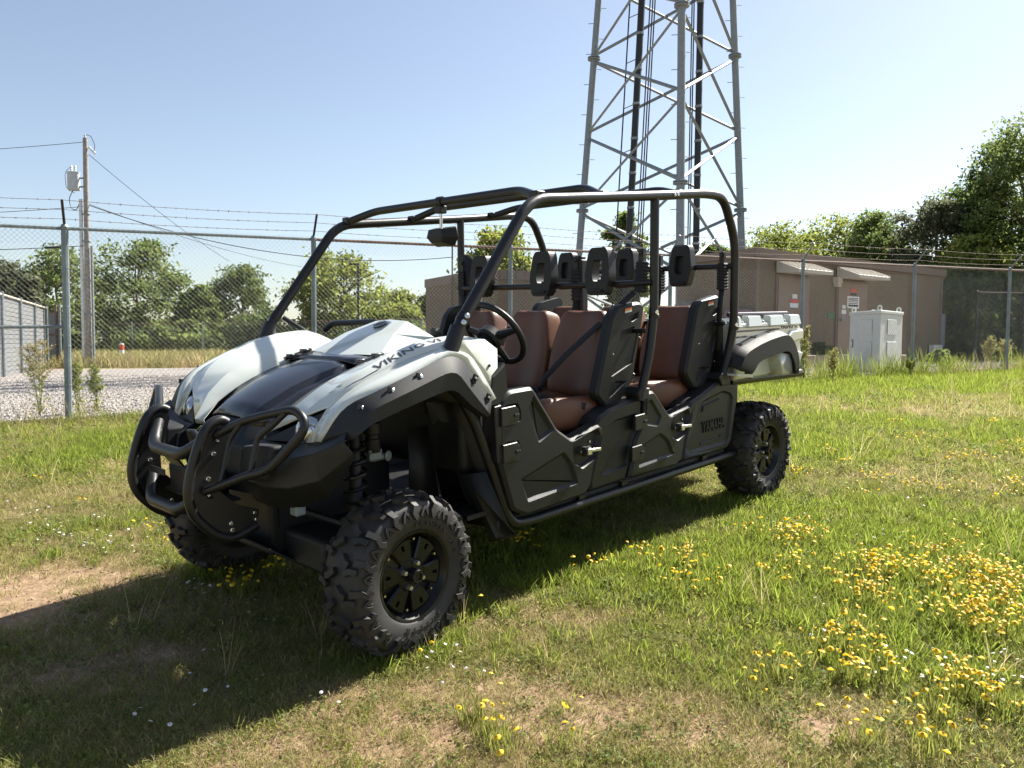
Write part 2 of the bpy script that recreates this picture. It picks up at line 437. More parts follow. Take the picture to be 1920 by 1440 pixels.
n1 = noise(.5, 4); r2 = ramp(n1.outputs[0], (.35, (.80, .76, .74)), (.65, (1, 1, 1)))
mx = N.new('ShaderNodeMix'); mx.data_type = 'RGBA'; mx.blend_type = 'MULTIPLY'; mx.inputs[0].default_value = 1
L.new(r1.outputs[0], mx.inputs[6]); L.new(r2.outputs[0], mx.inputs[7]); L.new(mx.outputs[2], b.inputs['Base Color'])
bp = N.new('ShaderNodeBump'); bp.inputs['Strength'].default_value = .9; bp.inputs['Distance'].default_value = .03; bp.invert = True
L.new(vo.outputs['Distance'], bp.inputs['Height']); L.new(bp.outputs[0], b.inputs['Normal'])
MT['gravel'] = gm
me = npmesh('gravel_yard', V, F, 'gravel'); me.shade_smooth(); tag(link('gravel_yard', me), kind='structure')

# ------------------------------------------------------------------ scatter by geometry nodes (stuff only)
def scatter(name, P, idx, rot, scl, protos, label, cat):
    me = bpy.data.meshes.new(name); me.vertices.add(len(P)); me.vertices.foreach_set('co', np.asarray(P, np.float32).ravel())
    a = me.attributes.new('pidx', 'INT', 'POINT'); a.data.foreach_set('value', np.asarray(idx, np.int32))
    a = me.attributes.new('prot', 'FLOAT_VECTOR', 'POINT'); a.data.foreach_set('vector', np.asarray(rot, np.float32).ravel())
    a = me.attributes.new('pscl', 'FLOAT_VECTOR', 'POINT'); a.data.foreach_set('vector', np.asarray(scl, np.float32).ravel())
    o = link(name, me); c = bpy.data.collections.new(name+'_protos')
    for k, pm in enumerate(protos):
        po = bpy.data.objects.new('%s_%02d' % (name, k), pm); c.objects.link(po)
    ng = bpy.data.node_groups.new(name, 'GeometryNodeTree')
    ng.interface.new_socket('Geometry', in_out='INPUT', socket_type='NodeSocketGeometry'); ng.interface.new_socket('Geometry', in_out='OUTPUT', socket_type='NodeSocketGeometry')
    N = ng.nodes; L = ng.links; gi = N.new('NodeGroupInput'); go = N.new('NodeGroupOutput')
    ci = N.new('GeometryNodeCollectionInfo'); ci.inputs['Collection'].default_value = c; ci.inputs['Separate Children'].default_value = True; ci.inputs['Reset Children'].default_value = True
    ip = N.new('GeometryNodeInstanceOnPoints'); ip.inputs['Pick Instance'].default_value = True
    def na(n, ty):
        x = N.new('GeometryNodeInputNamedAttribute'); x.data_type = ty; x.inputs['Name'].default_value = n; return x.outputs['Attribute']
    er = N.new('FunctionNodeEulerToRotation'); L.new(na('prot', 'FLOAT_VECTOR'), er.inputs[0])
    m2p = N.new('GeometryNodeMeshToPoints'); L.new(gi.outputs[0], m2p.inputs[0]); L.new(m2p.outputs[0], ip.inputs['Points'])
    L.new(ci.outputs[0], ip.inputs['Instance']); L.new(na('pidx', 'INT'), ip.inputs['Instance Index'])
    L.new(er.outputs[0], ip.inputs['Rotation']); L.new(na('pscl', 'FLOAT_VECTOR'), ip.inputs['Scale'])
    L.new(ip.outputs[0], go.inputs[0])
    md = o.modifiers.new('scatter', 'NODES'); md.node_group = ng
    me.materials.append(protos[0].materials[0])
    return tag(o, label, cat, kind='stuff')

def blades(name, n, rad, h0, h1, w, lean, m, seed, curl=.5):
    g = np.random.default_rng(seed); V, F = [], []
    for k in range(n):
        a = g.uniform(0, 6.283); r = rad*math.sqrt(g.uniform()); b = np.array([r*math.cos(a), r*math.sin(a), -.004])
        h = g.uniform(h0, h1); az = g.uniform(0, 6.283); ln = g.uniform(lean*.3, lean); d = np.array([math.cos(az), math.sin(az), 0]); sd = np.array([-d[1], d[0], 0])
        fa = g.uniform(0, 3.14); sd = np.array([math.cos(fa), math.sin(fa), 0]); ww = w*g.uniform(.6, 1.25); k0 = len(V)
        for s in (0, .4, .75, 1):
            p = b+np.array([0, 0, 1])*h*s*math.cos(ln*s*.8)+d*h*(ln*s*.55+curl*ln*s*s*.6)
            if s < 1: q = ww*(1-.45*s); V += [p-sd*q/2, p+sd*q/2]
            else: V += [p]
        F += [(k0, k0+1, k0+3), (k0, k0+3, k0+2), (k0+2, k0+3, k0+5), (k0+2, k0+5, k0+4), (k0+4, k0+5, k0+6)]
    me = npmesh(name, np.array(V), np.array(F), m); return me

TUFTS = [blades('tuft', 30, .05, .018, .045, .0026, 1.0, 'grass_green', 1), blades('tuft', 30, .05, .02, .05, .0026, 1.1, 'grass_green', 2),
         blades('tuft', 26, .045, .03, .075, .0036, .95, 'grass_lush', 3), blades('tuft', 24, .045, .03, .08, .0040, 1.0, 'grass_lush', 4),
         blades('tuft', 30, .06, .015, .05, .0022, 1.5, 'grass_dry', 5, .9), blades('tuft', 30, .06, .015, .045, .0022, 1.6, 'grass_dry', 6, 1.),
         blades('tuft', 30, .055, .018, .05, .0025, 1.25, 'grass_mix', 7, .7), blades('tuft', 28, .055, .018, .05, .0026, 1.2, 'grass_mix', 8, .7),
         blades('tuft', 7, .05, .12, .22, .0024, .8, 'grass_dry', 9, .5), blades('tuft', 18, .06, .12, .26, .0050, .7, 'grass_lush', 10, .5)]
g = np.random.default_rng(77)
for k in range(2):   # low broad leaved weeds
    n = 34; Cc = np.stack([g.normal(0, .035, n), g.normal(0, .035, n), g.uniform(.008, .030, n)], 1); V_, F_ = leafquads(Cc, .0085, g, 1.6); TUFTS.append(npmesh('tuft', V_, F_, 'grass_green' if k else 'leaf_mid'))
BARE = [(40, 1115, .50, 1.7), (130, 1100, .38, 1.5), (10, 1140, .55, 1.7), (300, 1150, .30), (250, 1260, .45), (120, 1280, .4), (600, 1420, .40), (760, 1400, .45), (850, 1310, .25), (980, 1330, .35), (1200, 1360, .30), (1330, 1390, .25), (420, 1130, .22), (1560, 1370, .28), (640, 1330, .2)]
BARE = [(atG(min(1900, max(5, q[0])), q[1]), q[2], (q[3] if len(q) > 3 else 1.0)) for q in BARE]
def bareness(x, y):
    v = np.zeros_like(x)
    for p, r, w_ in BARE: v = np.maximum(v, w_*np.exp(-(((x-p.x)/r)**2+((y-p.y)/(r*.75))**2)*1.1))
    n = fbm(x*2.3, y*2.3, 31, 3); v = v*(.35+1.2*n)
    return np.maximum(v, np.clip((fbm(x*.9+9, y*.9, 41, 3)-.62)*3.2, 0, .75)*(y < 7))
gv = np.empty(len(g_me.vertices)*3, np.float32); g_me.vertices.foreach_get('co', gv); gv = gv.reshape(-1, 3)
at_ = g_me.attributes.new('bare', 'FLOAT', 'POINT'); at_.data.foreach_set('value', np.clip(bareness(gv[:, 0].astype(float), gv[:, 1].astype(float))*np.where(gv[:, 0] < -1.2, 1.4, .7), 0, 1).astype(np.float32))
P, I, RO, SC = [], [], [], []
def strew(n, d0, d1, smul, lim=.95):
    r = np.sqrt(rng.uniform(d0*d0, d1*d1, n)); a = rng.uniform(-lim, lim, n); x = r*np.sin(a); y = r*np.cos(a)
    s = (x-FA.x)*FD.x+(y-FA.y)*FD.y; tt_ = (x-FA.x)*FN.x+(y-FA.y)*FN.y
    k = (tt_ < .32+.1*np.sin(s*3)); x, y, tt_ = x[k], y[k], tt_[k]
    ba = bareness(x, y); lush = fbm(x*.55, y*.55, 77, 3); gr = np.clip((y-2.2)/4, 0, 1)*.10+np.clip((x+1)/6, 0, 1)*.10
    u = rng.uniform(size=len(x)); keep = u > np.minimum(ba*.85, np.where(x < -1.3, .97, .72)); x, y, tt_, ba, lush, gr = [q[keep] for q in (x, y, tt_, ba, lush, gr)]
    w = rng.uniform(size=len(x)); lv = lush+gr+.01+(w-.5)*.5
    idx = np.where(lv > .78, 2, np.where(lv > .58, 0, np.where(lv > .42, 6, 4)))
    strip = (tt_ > -2.6+1.6*(fbm(x*.6, y*.6, 5)-.5)) & (tt_ < -.35) & (w < .75*np.clip((x+1)/4, .12, 1)); idx = np.where(strip, 2, idx)
    idx = np.where((ba > .3) & (w < .8), np.where(w < .5, 4, 6), idx); idx = idx+rng.integers(0, 2, len(x)); fen = (tt_ > -.4) & (w < .45*np.clip((x+4)/6, .35, 1)); idx = np.where(fen, np.where(w < .2, 8, 9), idx)
    idx = np.where((idx < 8) & (rng.uniform(size=len(x)) < .0022) & (y > 2.6), 8, idx)
    bl = rng.uniform(size=len(x)) < .10*(.4+1.2*lush); idx = np.where((idx < 8) & bl, 10+rng.integers(0, 2, len(x)), idx)
    z = terrain(x, y); sc_ = smul*rng.uniform(.7, 1.3, len(x))
    P.append(np.stack([x, y, z], 1)); I.append(idx); RO.append(np.stack([rng.normal(0, .12, len(x)), rng.normal(0, .12, len(x)), rng.uniform(0, 6.283, len(x))], 1))
    hz = sc_*rng.uniform(.8, 1.2, len(x))*np.where(strip, 1.0, 1); SC.append(np.stack([sc_, sc_, hz], 1))
strew(24000, .9, 3.2, .85); strew(32000, 3.2, 6, 1.05); strew(28000, 6, 10, 1.4); strew(30000, 10, 22, 2.0)
for wx, wy in ((0, .69), (0, -.69), (-2.945, .675), (-2.945, -.675)):   # grass pressed up round the tyres
    n = 150; an = rng.uniform(0, 6.283, n); lx_ = np.cos(an)*rng.uniform(.10, .30, n); ly_ = np.sin(an)*rng.uniform(.11, .18, n)
    q = np.stack([wx+lx_, wy+ly_, np.zeros(n)], 1) @ np.array(VR).T+np.array(VT); q[:, 2] = terrain(q[:, 0], q[:, 1])
    P.append(q); I.append(rng.choice([0, 1, 2, 3, 6], n)); RO.append(np.stack([rng.normal(0, .3, n), rng.normal(0, .3, n), rng.uniform(0, 6.28, n)], 1)); SC.append(np.repeat(rng.uniform(.7, 1.2, n)[:, None], 3, 1))
scatter('grass', np.concatenate(P), np.concatenate(I), np.concatenate(RO), np.concatenate(SC), TUFTS, 'short patchy green and straw coloured grass covering the sloping field', 'grass')
CLOD = []
for k in range(4):
    bm = bmesh.new(); bmesh.ops.create_icosphere(bm, subdivisions=1, radius=1); g = np.random.default_rng(150+k)
    for v in bm.verts: v.co = Vector((v.co.x*g.uniform(.6, 1.3), v.co.y*g.uniform(.6, 1.2), v.co.z*g.uniform(.4, .9)))
    me = bpy.data.meshes.new('clod'); bm.to_mesh(me); bm.free(); me.materials.append(MT['clod']); CLOD.append(me)
for k in range(3): CLOD.append(blades('straw', 3, .02, .03, .07, .0022, 2.6, 'grass_dry', 170+k, .2))
n = 60000; r = np.sqrt(rng.uniform(1, 49, n)); aa = rng.uniform(-.95, .95, n); x = r*np.sin(aa); y = r*np.cos(aa); k = rng.uniform(size=n) < np.clip(bareness(x, y)*1.1-.12, .03, 1); x, y = x[k], y[k]; n = len(x)
pi_ = np.where(rng.uniform(size=n) < .45, rng.integers(0, 4, n), 4+rng.integers(0, 3, n)); sz = np.where(pi_ < 4, .0015+.009*rng.uniform(size=n)**3, rng.uniform(.7, 1.2, n))
rt = np.where((pi_ < 4)[:, None], rng.uniform(0, 6.28, (n, 3)), np.stack([np.zeros(n), np.zeros(n), rng.uniform(0, 6.28, n)], 1))
scatter('soil_litter', np.stack([x, y, terrain(x, y)+.002], 1), pi_, rt, np.repeat(sz[:, None], 3, 1), CLOD, 'crumbs of soil and broken straw littering the bare patches', 'litter')
# tall straw grass behind the yard
n = 9000; x = rng.uniform(-46, 14, n); y = rng.uniform(31.5, 47, n); k = ((x-FA.x)*FN.x+(y-FA.y)*FN.y > 22.6); x, y = x[k], y[k]; n = len(x)
FARG = [blades('farg', 20, .25, .25, .6, .02, .7, 'grass_mix', 21), blades('farg', 20, .25, .25, .55, .02, .7, 'grass_dry', 22)]
scatter('meadow_grass', np.stack([x, y, terrain(x, y)], 1), rng.integers(0, 2, n), np.stack([np.zeros(n), np.zeros(n), rng.uniform(0, 6.28, n)], 1), np.repeat(rng.uniform(.8, 1.5, n)[:, None], 3, 1), FARG, 'tall dry meadow grass along the far edge of the gravel yard', 'grass')
# loose stones on the yard
STN = []
for k in range(5):
    bm = bmesh.new(); bmesh.ops.create_icosphere(bm, subdivisions=1, radius=1)
    g = np.random.default_rng(50+k)
    for v in bm.verts: v.co = Vector((v.co.x*g.uniform(.7, 1.2), v.co.y*g.uniform(.6, 1.1), v.co.z*g.uniform(.45, .8)))
    me = bpy.data.meshes.new('stone'); bm.to_mesh(me); bm.free(); me.materials.append(MT['stone']); STN.append(me)
n = 46000; s = rng.uniform(-12, 26, n); t_ = .2+14*rng.uniform(size=n)**1.7; x = FA.x+FD.x*s+FN.x*t_; y = FA.y+FD.y*s+FN.y*t_
z = rng.uniform(.013, .028, n)
scatter('gravel', np.stack([x, y, terrain(x, y)+.035+z*.2], 1), rng.integers(0, 5, n), rng.uniform(0, 6.28, (n, 3)), np.repeat(z[:, None], 3, 1), STN, 'pale grey pinkish gravel covering the fenced yard', 'gravel')

# ================================================================== FENCES
def chain_fence(name, label, posts, tops, r_post, mesh_step, wire_r, rail_mat, arms=True, arm_dir=None, mid=None, wires=True, group=None, tip=.045, pmat='galv_d'):
    root = thing(name, label, 'fence', posts[0], 0, group); o0 = Vector(posts[0])
    lo = [Vector(p)-o0 for p in posts]; hi = [Vector(p)-o0 for p in tops]
    for k, (a, b) in enumerate(zip(lo, hi)):
        big = r_post*(1.25 if k in mid.get('big', ()) else 1) if mid else r_post
        po = obj('post', tube([a-Vector((0, 0, .3)), b+Vector((0, 0, .02))], big, 10), pmat, root)
        obj('post_cap', lathe([(big*1.15, -.03), (big*1.2, 0), (big*.8, .03), (.001, .045)], b+Vector((0, 0, .02)), (0, 0, 1), 10), pmat, po)
        if arms:
            obj('barb_arm', tube([b+Vector((0, 0, .03)), b+Vector(arm_dir)], .016, 6), 'tube' if k <= 3 else 'galv_d', po)
        for q in (.2, .4, .6, .8):
            obj('tie_wire', lathe([(big+.004, -.006), (big+.006, 0), (big+.004, .006)], a.lerp(b, q), (0, 0, 1), 8), 'galv', po)
    for k in range(len(lo)-1):
        obj('top_rail', tube([hi[k], hi[k+1]], .021, 8), rail_mat(k), root)
        if mid and k in mid.get('rail', ()): obj('middle_rail', tube([lo[k].lerp(hi[k], .5), lo[k+1].lerp(hi[k+1], .5)], .021, 8), 'galv_d', root)
    segs = []
    for k in range(len(lo)-1):
        a0, a1, b0, b1 = lo[k], lo[k+1], hi[k], hi[k+1]; Ln = (a1-a0).length; Hh = ((b0-a0).length+(b1-a1).length)/2
        off = Vector((FN.x, FN.y, 0))*-.028
        def pt(u, h): return tuple(a0.lerp(a1, u).lerp(b0.lerp(b1, u), h)+off)
        m = int((Ln+Hh)/mesh_step); dh = tip/Hh
        for i in range(m):
            for sg in (1, -1):
                # line u*Ln = c -/+ h*Hh
                c = i*mesh_step
                h0, h1 = .012, 1+dh
                u0 = (c-h0*Hh)/Ln; u1 = (c-h1*Hh)/Ln
                if u0 < 0: continue
                if u1 < 0: h1 = c/Hh; u1 = 0
                if u0 > 1: h0 = h0+(u0-1)*Ln/Hh; u0 = 1
                if h0 >= h1: continue
                if sg > 0: segs.append((pt(u0, h0), pt(u1, h1)))
                else: segs.append((pt(1-u0, h0), pt(1-u1, h1)))
    Vv, Ff = rods(segs, wire_r, 3); wm = link('wire_mesh', npmesh('wire_mesh', Vv, Ff, 'wire'), root); wm['kind'] = 'stuff'
    if arms and wires:
        for q in (.28, .64, 1.):
            g = []; barbs = []
            for k in range(len(hi)-1):
                a = hi[k]+Vector((0, 0, .03)).lerp(Vector(arm_dir), q); b = hi[k+1]+Vector((0, 0, .03)).lerp(Vector(arm_dir), q); n = 6
                pr = None
                for i in range(n+1):
                    p = a.lerp(b, i/n)-Vector((0, 0, .025*4*(i/n)*(1-i/n)))
                    if pr is not None: g.append((tuple(pr), tuple(p)))
                    pr = p
                nb = int((b-a).length/.125)
                for i in range(nb):
                    u = i/nb; p = a.lerp(b, u)-Vector((0, 0, .1*u*(1-u)))
                    for w in range(2):
                        d = Vector((random.gauss(0, 1), random.gauss(0, 1), random.gauss(0, 1))).normalized()*.016; barbs.append((tuple(p-d), tuple(p+d)))
            V1, F1 = rods(g, .0028, 4); V2, F2 = rods(barbs, .0022, 4)
            link('barbed_wire', npmesh('barbed_wire', np.concatenate([V1, V2]), np.concatenate([F1, F2+len(V1)]), 'rust'), root)
    return root
pl, tl = [], []
for n in range(-2, 9):
    x, y = fpt(3.05*n, 0); pl.append((x, y, tz(x, y)-.02)); tl.append((x, y, 2.892+.0518*n))
ad = Vector((-FN.x, -FN.y, 0))*.26+Vector((0, 0, .31))
chain_fence('chain_link_fence', 'tall chain link fence with barbed wire right behind the parked vehicle', pl, tl, .034, .062, .0015, lambda k: 'galv_d' if k < 3 else 'rust', True, ad, {'rail': (0, 1), 'big': (2,)})
# far fence at the back of the yard
pl, tl = [], []
for px in (60, 115, 248, 380, 516, 650, 790, 930):
    Yd = 51.5+(px-248)*-.010; p = atY(px, 660, Yd); z = tz(p.x, p.y); pl.append((p.x, p.y, z)); tl.append((p.x, p.y, z+2.35))
chain_fence('chain_link_fence', 'distant chain link fence at the far edge of the gravel yard before the trees', pl, tl, .045, .2, .0045, lambda k: 'rust', True, Vector((0, -.2, .35)), {}, wires=False)
# fence behind the right hand building, in the thicket
pl, tl = [], []
for px, Yd in ((1700, 25), (1790, 25.5), (1900, 26), (2010, 26.5)):
    p = atY(px, 660, Yd); z = tz(p.x, p.y); pl.append((p.x+2.2, p.y, z)); tl.append((p.x+2.2, p.y, z+2.3))
chain_fence('chain_link_fence', 'chain link fence in the shade before the dark thicket on the right', pl, tl, .03, .2, .0015, lambda k: 'bark', False, None, {}, pmat='cable')
# slatted side fence on the left
root = thing('privacy_fence', 'grey slatted fence running away from the camera on the far left', 'fence', (-13.2, 19.2, tz(-13.2, 19.2))); o0 = Vector(root.location)
a0 = Vector((-13.2, 19.2, 0)); a1 = Vector((-18.9, 31.6, 0)); zb = tz(-16, 25)
dirn = (a1-a0).normalized(); nn = Vector((dirn.y, -dirn.x, 0))
for k in range(17):
    z = zb+.05+k*.138
    c = (a0+a1)/2; M = Matrix.Rotation(math.atan2(dirn.y, dirn.x), 3, 'Z')
    obj('slat', box((c.x-o0.x, c.y-o0.y, z+.065-o0.z), ((a1-a0).length, .02, .125), M), 'siding', root)
for k in range(5):
    p = a0.lerp(a1, k/4)+nn*.07; obj('post', tube([(p.x-o0.x, p.y-o0.y, zb-.2-o0.z), (p.x-o0.x, p.y-o0.y, zb+2.5-o0.z)], .045, 8), 'galv_d', root)
p0 = a0+nn*.05-o0; p1 = a1+nn*.05-o0
obj('top_rail', tube([(p0.x, p0.y, zb+2.42-o0.z), (p1.x, p1.y, zb+2.42-o0.z)], .035, 8), 'awn', root)
for px, m_, w in ((84, 'tube', .06), (106, 'rust', .04), (113, 'galv_d', .05)):
    p = atY(px, 640, 32.6); obj('gate_post', tube([(p.x-o0.x, p.y-o0.y, zb-.2-o0.z), (p.x-o0.x, p.y-o0.y, zb+2.65-o0.z)], w, 8), m_, root)
pa, pb = atY(84, 640, 32.6), atY(114, 640, 32.6)
for z in (.25, 1.35, 2.3): obj('gate_rail', tube([(pa.x-o0.x, pa.y-o0.y, zb+z-o0.z), (pb.x-o0.x, pb.y-o0.y, zb+z-o0.z)], .035, 6), 'rust', root)
c = (pa+pb)/2; obj('gate_panel', box((c.x-o0.x, c.y+.05-o0.y, zb+1.25-o0.z), ((pb-pa).length, .03, 2.1)), 'siding', root)

# ================================================================== UTILITY POLE
pp = atY(168, 686, 32.27); gz = tz(pp.x, pp.y); pole = thing('utility_pole', 'weathered wooden utility pole with grey transformer and conduits', 'utility pole', (pp.x, pp.y, gz)); hz = 9.75-gz
obj('pole_shaft', tube([(0, 0, -.5), (0, 0, hz*.5), (0.02, 0, hz)], [.125, .112, .095], 14), 'wood', pole)
obj('conduit', tube([(-.21, -.02, -.2), (-.21, -.02, 6.9)], .075, 8), 'pvc', pole); obj('conduit', tube([(.2, -.02, -.2), (.2, -.02, 5.0)], .055, 8), 'galv', pole)
tr = obj('transformer', lathe([(.2, -.36), (.235, -.34), (.235, .30), (.25, .31), (.25, .36), (.12, .40), (.001, .41)], (-.48, -.02, 7.62), (0, 0, 1), 18), 'xfmr', pole)
for x in (-.56, -.40): obj('bushing', lathe([(.04, 0), (.055, .05), (.035, .08), (.055, .12), (.035, .16), (.05, .2), (.02, .26)], (x, -.02, 8.0), (0, 0, 1), 8), 'pvc', tr)
obj('bracket', box((-.2, 0, 7.75), (.2, .06, .06)), 'galv', tr); obj('bracket', box((-.2, 0, 7.4), (.2, .06, .06)), 'galv', tr)
obj('insulator', lathe([(.02, 0), (.05, .04), (.03, .07), (.06, .10), (.02, .16)], (0.02, 0, hz), (0, 0, 1), 8), 'xfmr', pole)
obj('fuse_cutout', tube([(.16, 0, hz-.35), (.42, 0, hz-.62)], .05, 6), 'pvc', pole)
obj('jumper_wire', tube([(.02, 0, hz+.15), (.25, 0, hz+.1), (.42, 0, hz-.3), (.34, 0, hz-.6)], .012, 5, .2), 'cable', pole)
obj('jumper_wire', tube([(-.5, 0, 7.3), (-.72, 0, 6.9), (-.6, 0, 6.5), (-.4, 0, 6.45), (-.2, 0, 6.9)], .016, 5, .2), 'cable', pole)
obj('jumper_wire', tube([(-.55, 0, 8.25), (-.85, 0, 8.0), (-.8, 0, 7.3), (-.45, 0, 7.15)], .010, 5, .2), 'cable', pole)
for z in (.9, 2.2, 3.6, 5.2, 6.3): obj('strap', lathe([(.17, -.02), (.175, 0), (.17, .02)], (-.02, 0, z), (0, 0, 1), 10), 'galv', pole)
def wire(name, label, a, b, sag, r=.012, n=24, extra=None):
    a, b = Vector(a), Vector(b); P = [a.lerp(b, k/n)-Vector((0, 0, sag*4*(k/n)*(1-k/n))) for k in range(n+1)]
    o = thing(name, label, 'wire', a); obj('strand', tube([p-a for p in P], r, 5), 'cable', o)
    if extra: obj('splice_sleeve', tube([P[extra[0]].lerp(P[extra[0]+1], t)-a for t in (.0, 1.)], .05, 6), 'cable', o)
    return o
PT = Vector((pp.x, pp.y, 0))
wire('power_line', 'thin power line leaving the pole top to the left', PT+Vector((0, 0, 9.6)), atY(-700, 300, 34), .25)
wire('service_cable', 'sagging cable from the pole towards the left edge below the transformer', PT+Vector((0, 0, 7.0)), atY(-600, 400, 30), .25)
wire('service_cable', 'low cable with a black sleeve left of the near fence post', PT+Vector((0, 0, 5.4)), atY(-600, 470, 26), .15, .016, 24, (2, ))
wire('guy_wire', 'steep thin wire running down right from the pole top', PT+Vector((.15, 0, 9.1)), atY(430, 490, 46), .2)
wire('service_cable', 'long sagging cable from the pole to the building behind the cab', PT+Vector((.1, 0, 7.05)), atY(850, 482, 35.5), .9, .016)
wire('service_cable', 'cable from the pole descending to the far trees on the right', PT+Vector((.1, 0, 7.1)), atY(600, 505, 58), .4, .014)
# marker post
p = atY(229, 688, 36); mk_ = thing('marker_post', 'short white marker post with orange band on the gravel', 'post', (p.x, p.y, tz(p.x, p.y)))
obj('post_body', lathe([(.10, -.2), (.10, .98), (.09, 1.02), (.001, 1.03)], (0, 0, 0), (0, 0, 1), 12), 'paper', mk_); obj('band', lathe([(.102, .72), (.104, .74), (.104, .94), (.102, .96)], (0, 0, 0), (0, 0, 1), 12), 'orange', mk_)

# ================================================================== BUILDINGS
CB = Vector((6.49, 20.9)); UD = Vector((.8188, .574)); ND = Vector((.574, -.8188)); bz = .72
bld = thing('equipment_building', 'brown pebble walled equipment building with two doors behind the fence on the right', 'building', (CB.x, CB.y, bz))
def bp_(s, o, z): p = UD*s+ND*o; return (p.x, p.y, z-bz)
def bbox(s0, s1, o0_, o1, z0, z1):
    v = [bp_(s, o, z) for s in (s0, s1) for o in (o0_, o1) for z in (z0, z1)]
    return v, [(0, 1, 3, 2), (4, 6, 7, 5), (0, 4, 5, 1), (2, 3, 7, 6), (0, 2, 6, 4), (1, 5, 7, 3)]
def fs(px, o=0.):
    d = pray(px, 600); k = Vector((d.x, d.y)); c = CB+ND*o  # CB + UD s = k t
    den = UD.x*k.y-UD.y*k.x; return (-(c.x*k.y-c.y*k.x))/den
LB = 9.84; TOP = 4.02
obj('wall', bbox(0, LB, -2.8, 0, .72, TOP), 'wall', bld)
obj('roof', bbox(-.08, LB+.08, -2.9, .08, TOP, TOP+.05), 'trim', bld); obj('fascia', bbox(-.1, LB+.1, .002, .09, TOP-.16, TOP+.06), 'trim', bld); obj('fascia', bbox(-.1, -.003, -2.9, .0, TOP-.16, TOP+.06), 'trim', bld)
for s in (0, LB-.1): obj('corner_trim', bbox(s, s+.1, .003, .03, 1.0, TOP-.16), 'trim', bld)
obj('base_trim', bbox(.1, LB-.1, .003, .035, 1.0, 1.16), 'trim', bld)
obj('porch_slab', bbox(fs(1440), fs(1702, .9), .04, .9, .6, 1.24), 'concrete', bld, bevel=.02)
for (pl_, pr_), nm in (((1454, 1512), 0), ((1567, 1620), 1)):
    s0, s1 = fs(pl_), fs(pr_); fr = obj('door_frame', bbox(s0-.06, s1+.06, .003, .05, 1.24, 3.42), 'trim', bld)
    d = obj('door', bbox(s0, s1, .05, .075, 1.25, 3.36), 'door', bld)
    obj('door_handle', join(bbox(s0+.08, s0+.15, .076, .13, 2.22, 2.29), bbox(s0+.08, s0+.25, .13, .15, 2.24, 2.27)), 'galv', d)
    aw = obj('awning', ([bp_(s0-.08, .05, 3.80), bp_(s1+.08, .05, 3.80), bp_(s1+.08, .75, 3.53), bp_(s0-.08, .75, 3.53), bp_(s0-.08, .05, 3.48), bp_(s1+.08, .05, 3.48), bp_(s1+.08, .75, 3.44), bp_(s0-.08, .75, 3.44)],
             [(0, 1, 2, 3), (7, 6, 5, 4), (0, 3, 7, 4), (1, 5, 6, 2), (3, 2, 6, 7), (0, 4, 5, 1)]), 'awn', bld)
    for k in range(9):
        s = s0-.05+(s1-s0+.10)*k/8
        obj('awning_rib', ([bp_(s-.012, .05, 3.805), bp_(s+.012, .05, 3.805), bp_(s+.012, .76, 3.535), bp_(s-.012, .76, 3.535), bp_(s-.012, .05, 3.83), bp_(s+.012, .05, 3.83), bp_(s+.012, .76, 3.56), bp_(s-.012, .76, 3.56)],
             [(3, 2, 1, 0), (4, 5, 6, 7), (0, 4, 7, 3), (1, 2, 6, 5), (3, 7, 6, 2), (0, 1, 5, 4)]), 'awn', aw)
    if nm == 1:
        sg = obj('sign', bbox(fs(1583), fs(1605), .077, .085, 2.62, 2.97), 'paper', d)
        e0, e1 = fs(1583), fs(1605)
        obj('printed_lines', join(*[bbox(e0+.05, e1-.05-.03*(k % 2), .0855, .0865, z, z+h) for k, (z, h) in enumerate(((2.90, .022), (2.85, .03), (2.80, .02), (2.75, .02), (2.67, .055)))]), 'ink', d)
        obj('sign', bbox(fs(1589), fs(1600), .077, .084, 3.10, 3.19), 'orange', d); obj('sign', bbox(fs(1589), fs(1600), .077, .084, 3.0, 3.07), 'ink', d)
        obj('sign', bbox(fs(1574), fs(1580), .077, .084, 2.60, 2.70), 'paper', d); obj('sign', bbox(fs(1573), fs(1581), .077, .084, 2.44, 2.56), 'paper', d); obj('sign', bbox(fs(1574), fs(1580), .077, .084, 2.30, 2.40), 'galv', d)
    else:
        obj('sign', bbox(fs(1480), fs(1489), .077, .085, 2.80, 2.92), 'paper', d); obj('sign', bbox(fs(1476), fs(1491), .077, .085, 2.68, 2.78), 'red', d); obj('sign', bbox(fs(1476), fs(1491), .077, .085, 2.55, 2.67), 'paper', d)
obj('wall_lamp', join(bbox(fs(1563)-.1, fs(1563)+.12, .003, .18, 3.33, 3.5), bbox(fs(1563)-.08, fs(1563)+.1, .02, .16, 3.22, 3.33)), 'awn', bld)
obj('green_plate', bbox(fs(1551), fs(1565), .003, .012, 2.30, 2.46), 'green', bld)
obj('electric_cabinet', bbox(LB+.003, LB+.30, -1.1, -.15, 1.35, 3.1), 'galv', bld, bevel=.01); obj('electric_cabinet', bbox(LB+.003, LB+.22, -.12, .05, 1.5, 2.6), 'galv', bld, bevel=.01)
obj('meter_box', bbox(fs(1741), fs(1757), .04, .22, 1.22, 1.55), 'cab', bld, bevel=.01)
